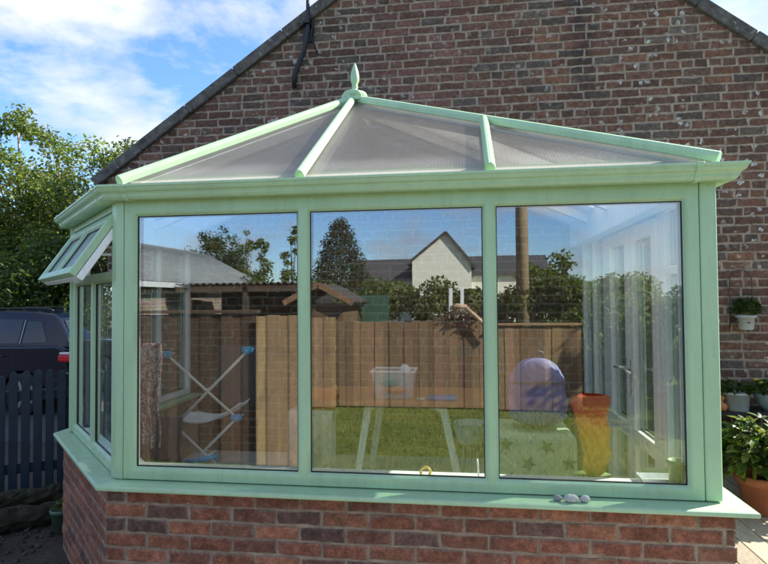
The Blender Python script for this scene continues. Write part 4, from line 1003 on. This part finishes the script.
mb = MB(); mb.grid(lambda a, b_: (-.06 + .42 * a, .70 + .32 * b_, .80 + .10 * a - .06 * math.sin(a * 3.1) + .01 * math.sin(b_ * 12)), 16, 10); tag(mb.build('white_cloth', simple('white_cotton', (.62, .63, .62), .9, .15, 12), loc=(.15, .85, .8), solid=.006), 'pale cloth laid across the middle rods of the airer', 'cloth')

# ---------------------------------------------------------------- the garden facing the conservatory (seen reflected in the panes)
def fence(label, x0, x1, y, top, col, seed, bw=.115, jit=.03, cap=False, posts=True, yo_=.006):
    t = thing('timber_fence', label, 'fence', ((x0 + x1) / 2, y, GZ)); rng = random.Random(seed); mb = MB(); x = x0
    i = 0
    while x < x1 - .02:
        k = rng.uniform(.62, 1.3); w_ = min(bw + .012, x1 - x); yo = (i % 2) * yo_ + rng.uniform(-.003, .003); sk = rng.uniform(-.004, .004)
        mb.box(x, x + w_, y - .008 + yo, y + .010 + yo, GZ + .03, top + rng.uniform(-jit, jit) * .3, col=tuple(q * k * rng.uniform(.93, 1.07) for q in col)); x += bw; i += 1
    mb.build('board_panel', WOOD, t, bev=.002, seg=1)
    for z in (.15, .75):
        m = MB(); m.box(x0, x1, y - .06, y - .008, z, z + .07, col=col); m.build('rail', WOOD, t)
    if cap:
        m = MB(); m.box(x0 - .02, x1 + .02, y - .05, y + .045, top + .012, top + .045, col=tuple(q * 1.3 for q in col)); m.build('capping', WOOD, t, bev=.004)
    x = x0 + .05
    while x < x1:
        m = MB(); m.box(x - .045, x + .045, y - .155, y - .062, GZ, top - .02, col=col); m.build('post', WOOD, t); x += 1.8
    return t
fence('dark brown board fence reflected in the left pane beside the paler panel', -2.7, -.36, -2.92, 1.40, (.080, .052, .032), 61, cap=True, yo_=.013)
fence('pale new board fence reflected at the right of the left pane', -.34, .21, -2.85, 1.385, (.38, .255, .135), 62, yo_=.010)
fence('pale board fence reflected below the shed at the left of the middle pane', -1.9, -.22, -5.95, 1.27, (.34, .225, .12), 66, yo_=.006)
fence('weathered brown board fence reflected in the middle pane', -.20, 2.2, -6.1, 1.19, (.26, .165, .095), 63, jit=.08)
fence('low capped brown fence reflected in the right pane below the pole', 2.24, 3.46, -6.0, 1.12, (.30, .19, .105), 64, cap=True)
# two little white pots and dry branches on the middle fence
for x, lb in ((1.32, 'left one of two little white pots reflected on top of the brown fence'), (1.43, 'right one of two little white pots reflected on top of the brown fence')):
    mb = MB(); mb.lathe([(.025, 0), (.035, .09), (.04, .09), (.038, .10), (.02, .10)], (x, -6.095, 1.205), 14); tag(mb.build('fence_pot', WHP, loc=(x, -6.095, 1.205)), lb, 'plant pot', 'white pots on the fence')
ds = thing('dried_shrub', 'dry reddish shrub with a pale stake reflected beside the right mullion of the middle pane', 'shrub', (1.66, -6.25, GZ))
foliage([((1.48 + .10 * k, -6.2 + .05 * (k % 2), 1.12 + .10 * (k % 3)), .17) for k in range(5)], 700, .065, [(.16, .09, .07), (.10, .05, .06), (.34, .28, .20)], 65).build('foliage', LEAF, ds, normals=False)
mb = MB(); mb.tube([(1.78, -6.0, 1.40), (1.93, -5.98, 1.27), (2.20, -5.95, 1.02)], [.035, .032, .03], 8); mb.tube([(1.56, -6.02, 1.385), (1.66, -6.02, 1.43), (1.80, -6.02, 1.41)], [.02, .04, .035], 8); mb.build('stake', simple('bleached_wood', (.50, .34, .22), .8, .3, 20), ds)
mb = MB(); mb.tube([(1.66, -6.3, GZ), (1.66, -6.28, .5), (1.68, -6.25, 1.1)], [.04, .03, .015], 6); mb.build('stem', BARK, ds)
# telegraph pole
tpole = thing('telegraph_pole', 'tall brown telegraph pole reflected in the right pane', 'pole', (2.93, -9, GZ))
mb = MB(); mb.tube([(2.93, -9, GZ), (2.93, -9, 3), (2.935, -9, 8.2)], [.135, .125, .10], 14, col=(.30, .22, .13)); mb.build('shaft', WOOD, tpole)
mb = MB(); mb.box(2.4, 3.46, -8.88, -8.80, 7.6, 7.7, col=(.14, .10, .07)); mb.build('cross_arm', WOOD, tpole)
mb = MB()
for k in range(4): mb.tube([(2.81, -9 + 0, 3.4 + k * .45), (2.70, -9, 3.4 + k * .45)], .01, 6); mb.tube([(3.05, -9, 3.62 + k * .45), (3.16, -9, 3.62 + k * .45)], .01, 6)
mb.build('step_iron', IRON, tpole)
# low garage and carport
gar = thing('brick_garage', 'low brick garage with a pale sheet roof reflected at the left edge', 'garage', (-5.6, -9.8, GZ))
TG = lambda u_, v_, w_: (-4.25 + w_, -6.4 - u_, v_)
mb = MB(); mb.box(-7.2, -4.25, -13.4, -6.4, GZ, 1.93, mi=1); bricks(mb, TG, 0, 7, GZ, 1.93, .08, .24, 5, lambda rng, x, y: tuple(q * rng.uniform(.8, 1.2) for q in (.20, .16, .13)), 71); mb.build('wall', [BRICK_OLD, MORTAR_OLD], gar)
mb = MB(); SHEET = simple('pale_sheet_roof', (.17, .185, .19), .5, .2, 4)
mb.grid(lambda a, b_: (-4.02 - 1.9 * b_, -6.2 - 7.4 * a, 1.90 + 1.0 * b_ + .025 * math.sin(a * 7.4 / .15 * 6.28)), 300, 2); mb.grid(lambda a, b_: (-5.90 - 1.7 * b_, -6.2 - 7.4 * a, 2.90 - 1.0 * b_ + .025 * math.sin(a * 7.4 / .15 * 6.28)), 300, 2); mb.build('roof', SHEET, gar, solid=.01)
mb = MB(); mb.box(-4.02, -3.99, -13.6, -6.2, 1.80, 1.90); mb.build('fascia', simple('pale_fascia', (.5, .52, .52), .5), gar)
mb = MB(); mb.prism([(-7.2, 1.93), (-4.25, 1.93), (-5.85, 2.80)], -6.42, -6.6, T=lambda a, b_, c_: (a, c_, b_)); mb.build('gable', MORTAR_OLD, gar)
cp = thing('carport', 'dark open carport with a corrugated roof reflected above the left fence', 'carport', (-2.6, -9, GZ))
mb = MB(); mb.grid(lambda a, b_: (-3.95 + 2.75 * a, -8.0 - 2.2 * b_, 1.86 - .12 * b_ + .022 * math.sin(a * 2.75 / .14 * 6.28)), 240, 2); mb.build('roof', simple('rusty_sheet', (.04, .034, .03), .7, .4, 8), cp, solid=.008)
DKB = simple('near_black_boards', (.022, .02, .018), .8, .4, 8, .3)  # near-black boards for the carport back and side walls
mb = MB(); mb.box(-3.9, -1.25, -10.15, -10.1, GZ, 1.72); mb.box(-1.28, -1.24, -10.09, -8.3, GZ, 1.75); mb.build('back_wall', DKB, cp)
for x in (-3.7, -2.5, -1.3):
    mb = MB(); mb.box(x - .05, x + .05, -8.12, -8.02, GZ, 1.80, col=(.07, .05, .035)); mb.build('post', WOOD, cp)
mb = MB(); mb.box(-3.95, -1.2, -8.06, -8.02, 1.70, 1.82, col=(.09, .06, .04)); mb.build('fascia', WOOD, cp)
sh = thing('garden_shed', 'small brown shed with a pitched roof reflected at the left of the middle pane', 'shed', (-.75, -7.7, GZ))
mb = MB()
for k in range(14): mb.box(-1.12, -.32, -7.02 - .002 * (k % 2), -6.99, GZ + k * .115, GZ + k * .115 + .111, col=(.16 + .01 * (k % 3), .10, .055))
mb.box(-1.12, -.32, -8.4, -7.03, GZ, 1.46, col=(.14, .09, .05)); mb.build('wall', WOOD, sh)
mb = MB()
for sx in (-1, 1): mb.beam((-.72, -6.85, 1.80), (-.72 + sx * .60, -6.85, 1.49), (0, 1, 0), [(-.02, -1.65), (.02, -1.65), (.02, 0), (-.02, 0)])
mb.build('roof', simple('roofing_felt', (.06, .05, .045), .95, .3, 12), sh)
mb = MB()
for sx in (-1, 1): mb.beam((-.72, -6.84, 1.795), (-.72 + sx * .61, -6.84, 1.48), (0, 1, 0), [(-.05, 0), (.045, 0), (.045, .02), (-.05, .02)], col=(.26, .15, .08))
mb.build('barge_board', WOOD, sh)
# netting screen and white trellis posts behind the fence
mb = MB(); mb.box(-.25, .30, -8.42, -8.40, GZ, 1.62); tag(mb.build('green_screen', simple('green_netting', (.03, .10, .065), .8, .3, 30), loc=(.3, -8.4, GZ)), 'flat green garden screen reflected behind the brown fence', 'screen')
for i, x in enumerate((1.50, 1.72)):
    mb = MB(); mb.box(x - .035, x + .035, -8.66, -8.6, GZ, 1.74); tag(mb.build('white_post', WHITE, loc=(x, -8.63, GZ), bev=.006), ('left' if i == 0 else 'right') + ' one of two white posts reflected in front of the hedge', 'post', 'white garden posts')
# hedges and trees
def hedge(label, x0, x1, y, h, dep, n, pal, seed, leaf=.09, name='garden_hedge'):
    t = thing(name, label, 'hedge', ((x0 + x1) / 2, y, GZ)); rng = random.Random(seed)
    k = int((x1 - x0) * 14.0); cs = [((x0 + (x1 - x0) * (i + .5) / k + rng.uniform(-.1, .1), y + rng.uniform(-dep, dep) * .4, GZ + h * (rng.uniform(.12, .5) if i % 2 else rng.uniform(.6, .84))), rng.uniform(.24, .42)) for i in range(k)]
    foliage(cs, n, leaf, pal, seed, .6).build('foliage', LEAF, t, normals=False)
    mb = MB(); x = x0 + .2
    while x < x1: mb.tube([(x, y, GZ), (x + rng.uniform(-.1, .1), y, GZ + h * .8)], [.03, .012], 5); x += .6
    mb.build('stem', BARK, t)
hedge('trimmed mid green hedge reflected below the white house', -.4, 2.9, -9.6, 2.15, .5, 28000, P_MID + P_YEL + P_YEL, 81)
hedge('bushy green hedge reflected right of the pole', 2.9, 5.4, -9.2, 2.25, .6, 24000, P_MID + P_YEL, 82)
hedge('tall side hedge reflected behind the white door frames', 3.6, 9.5, -7.6, 2.0, .8, 32000, P_MID + P_DARK + P_YEL, 83)
tree('round_tree', 'round topped green tree reflected just right of the pole', 3.75, -11, 2.95, .95, .6, 3800, .11, P_MID + P_YEL, 91, .07, cl=24)
tree('broad_tree', 'broad tree reflected far left above the garage roof', -11.6, -24.5, 4.4, 1.3, .4, 9000, .12, P_DARK + P_MID, 92, .08, cl=60, cr=(.26, .4))
tree('broad_tree', 'tall spreading tree reflected at the centre of the left pane', -10.5, -25, 5.7, 1.35, .6, 12000, .12, P_DARK + P_MID + [(.09, .07, .03)], 93, .08, cl=70, cr=(.26, .4))
for x, y, h, s_, lb in ((-5.6, -16, 4.4, 94, 'leftmost of three thin saplings reflected in the left pane'), (-4.7, -15, 4.0, 95, 'middle one of three thin saplings reflected in the left pane'), (-4.0, -16, 4.6, 96, 'rightmost of three thin saplings reflected in the left pane')):
    tree('thin_sapling', lb, x, y, h, .42, .5, 1100, .12, P_MID + P_YEL, s_, .04, cl=16, group='thin saplings', cr=(.3, .6))
tree('wide_shrub', 'wide green shrub reflected behind the carport roof', -3.2, -12.5, 2.6, 1.7, .1, 4800, .12, P_MID + P_YEL, 97, .05, cl=28, cat='shrub')
tree('wide_shrub', 'green shrub reflected between the shed and the garage', -1.2, -13, 2.2, 1.3, .1, 3200, .12, P_MID + P_DARK, 98, .05, cl=22, cat='shrub')
tree('spreading_tree', 'large garden tree beyond the right edge casting shade across the lawn', 8.0, -4.3, 4.6, 1.5, 1.0, 3600, .16, P_MID, 99, .12, cl=24)
tree('spreading_tree', 'smaller garden tree beyond the right edge near the side hedge', 6.9, -5.9, 3.2, 1.0, .6, 2400, .14, P_MID + P_YEL, 100, .09, cl=20)
# conifer
cf = thing('conifer', 'dark cone shaped conifer reflected at the upper left of the middle pane', 'tree', (-3.6, -22, GZ))
rng = random.Random(110); cs = []
for k in range(90):
    t = k / 89; z = .7 + 4.4 * t; rr = 1.75 * (1 - t) ** .62 + .05; a = k * 2.4
    cs.append(((-3.6 + rr * .75 * math.cos(a), -22 + rr * .75 * math.sin(a), GZ + z - .1 * rr), .26 + .40 * (1 - t)))
foliage(cs, 20000, .12, [(.035, .048, .018), (.055, .068, .028), (.026, .036, .014)], 111, .5).build('crown', NEEDLE, cf, normals=False)
mb = MB(); mb.tube([(-3.6, -22, GZ), (-3.6, -22, 5.0)], [.13, .02], 8); mb.build('trunk', BARK, cf)
# white house across the gardens
REND = simple('cream_render', (.78, .75, .66), .9, .12, 2)
wh = thing('white_house', 'white rendered house with a steep gable and slate roofs reflected in the middle pane', 'house', (.4, -38, GZ))
TH = lambda a, b_, c_: (a, c_, b_)
mb = MB(); mb.prism([(-1.6, GZ), (2.25, GZ), (2.25, 3.75), (.65, 5.75), (-1.6, 3.95)], -35.0, -41, T=TH); mb.build('gable_wing', REND, wh)
mb = MB()
for sx, ex in ((-1, -1.95), (1, 2.50)): mb.beam((.65, -34.8, 5.84), (ex, -34.8, 3.72 if sx < 0 else 3.50), (0, 1, 0), [(-.08, -6.5), (.08, -6.5), (.08, 0), (-.08, 0)])
mb.build('gable_roof', SLATE, wh)
for (x0, x1, zr, ze) in ((-6.0, -1.62, 4.35, 2.9), (2.27, 7.5, 4.5, 3.2)):
    mb = MB(); mb.box(x0, x1, -40.5, -37.0, GZ, ze); mb.build('wall', REND, wh)
    mb = MB(); mb.prism([(-36.7, ze - .15), (-38.8, zr), (-40.9, ze - .15)], x0 - .2, x1, T=lambda a, b_, c_: (c_, a, b_)); mb.build('roof', SLATE, wh)
for (x, z0, z1) in ((-4.6, .8, 2.0), (-3.0, .8, 2.0), (3.4, .9, 2.1), (5.4, .9, 2.1)):
    mb = MB(); mb.box(x - .45, x + .45, -37.05, -36.97, z0, z1); wf = mb.build('window', WHITE, wh); mb = MB(); mb.box(x - .38, x + .38, -36.969, -36.96, z0 + .08, z1 - .08); mb.build('pane', CARGLASS, wf)
# grass
mb = MB(); rng = random.Random(120)
for _ in range(17000):
    y = -2.5 - 3.6 * rng.random(); x = rng.uniform(-3.5, 6.5); h = rng.uniform(.025, .07); a = rng.uniform(0, 6.28)
    c = pick(rng, [(.15, .20, .035), (.20, .235, .05), (.11, .155, .03), (.25, .24, .09)])
    dx, dy = math.cos(a) * .006, math.sin(a) * .006; lx, ly = rng.gauss(0, .018), rng.gauss(0, .018)
    mb.add([(x - dx, y - dy, GZ), (x + dx, y + dy, GZ), (x + lx, y + ly, GZ + h)], [(0, 1, 2)], col=c)
tag(mb.build('grass', LEAF, normals=False, loc=(1, -4, GZ)), 'short sunlit grass of the back lawn reflected in the panes', 'grass', kind='stuff')
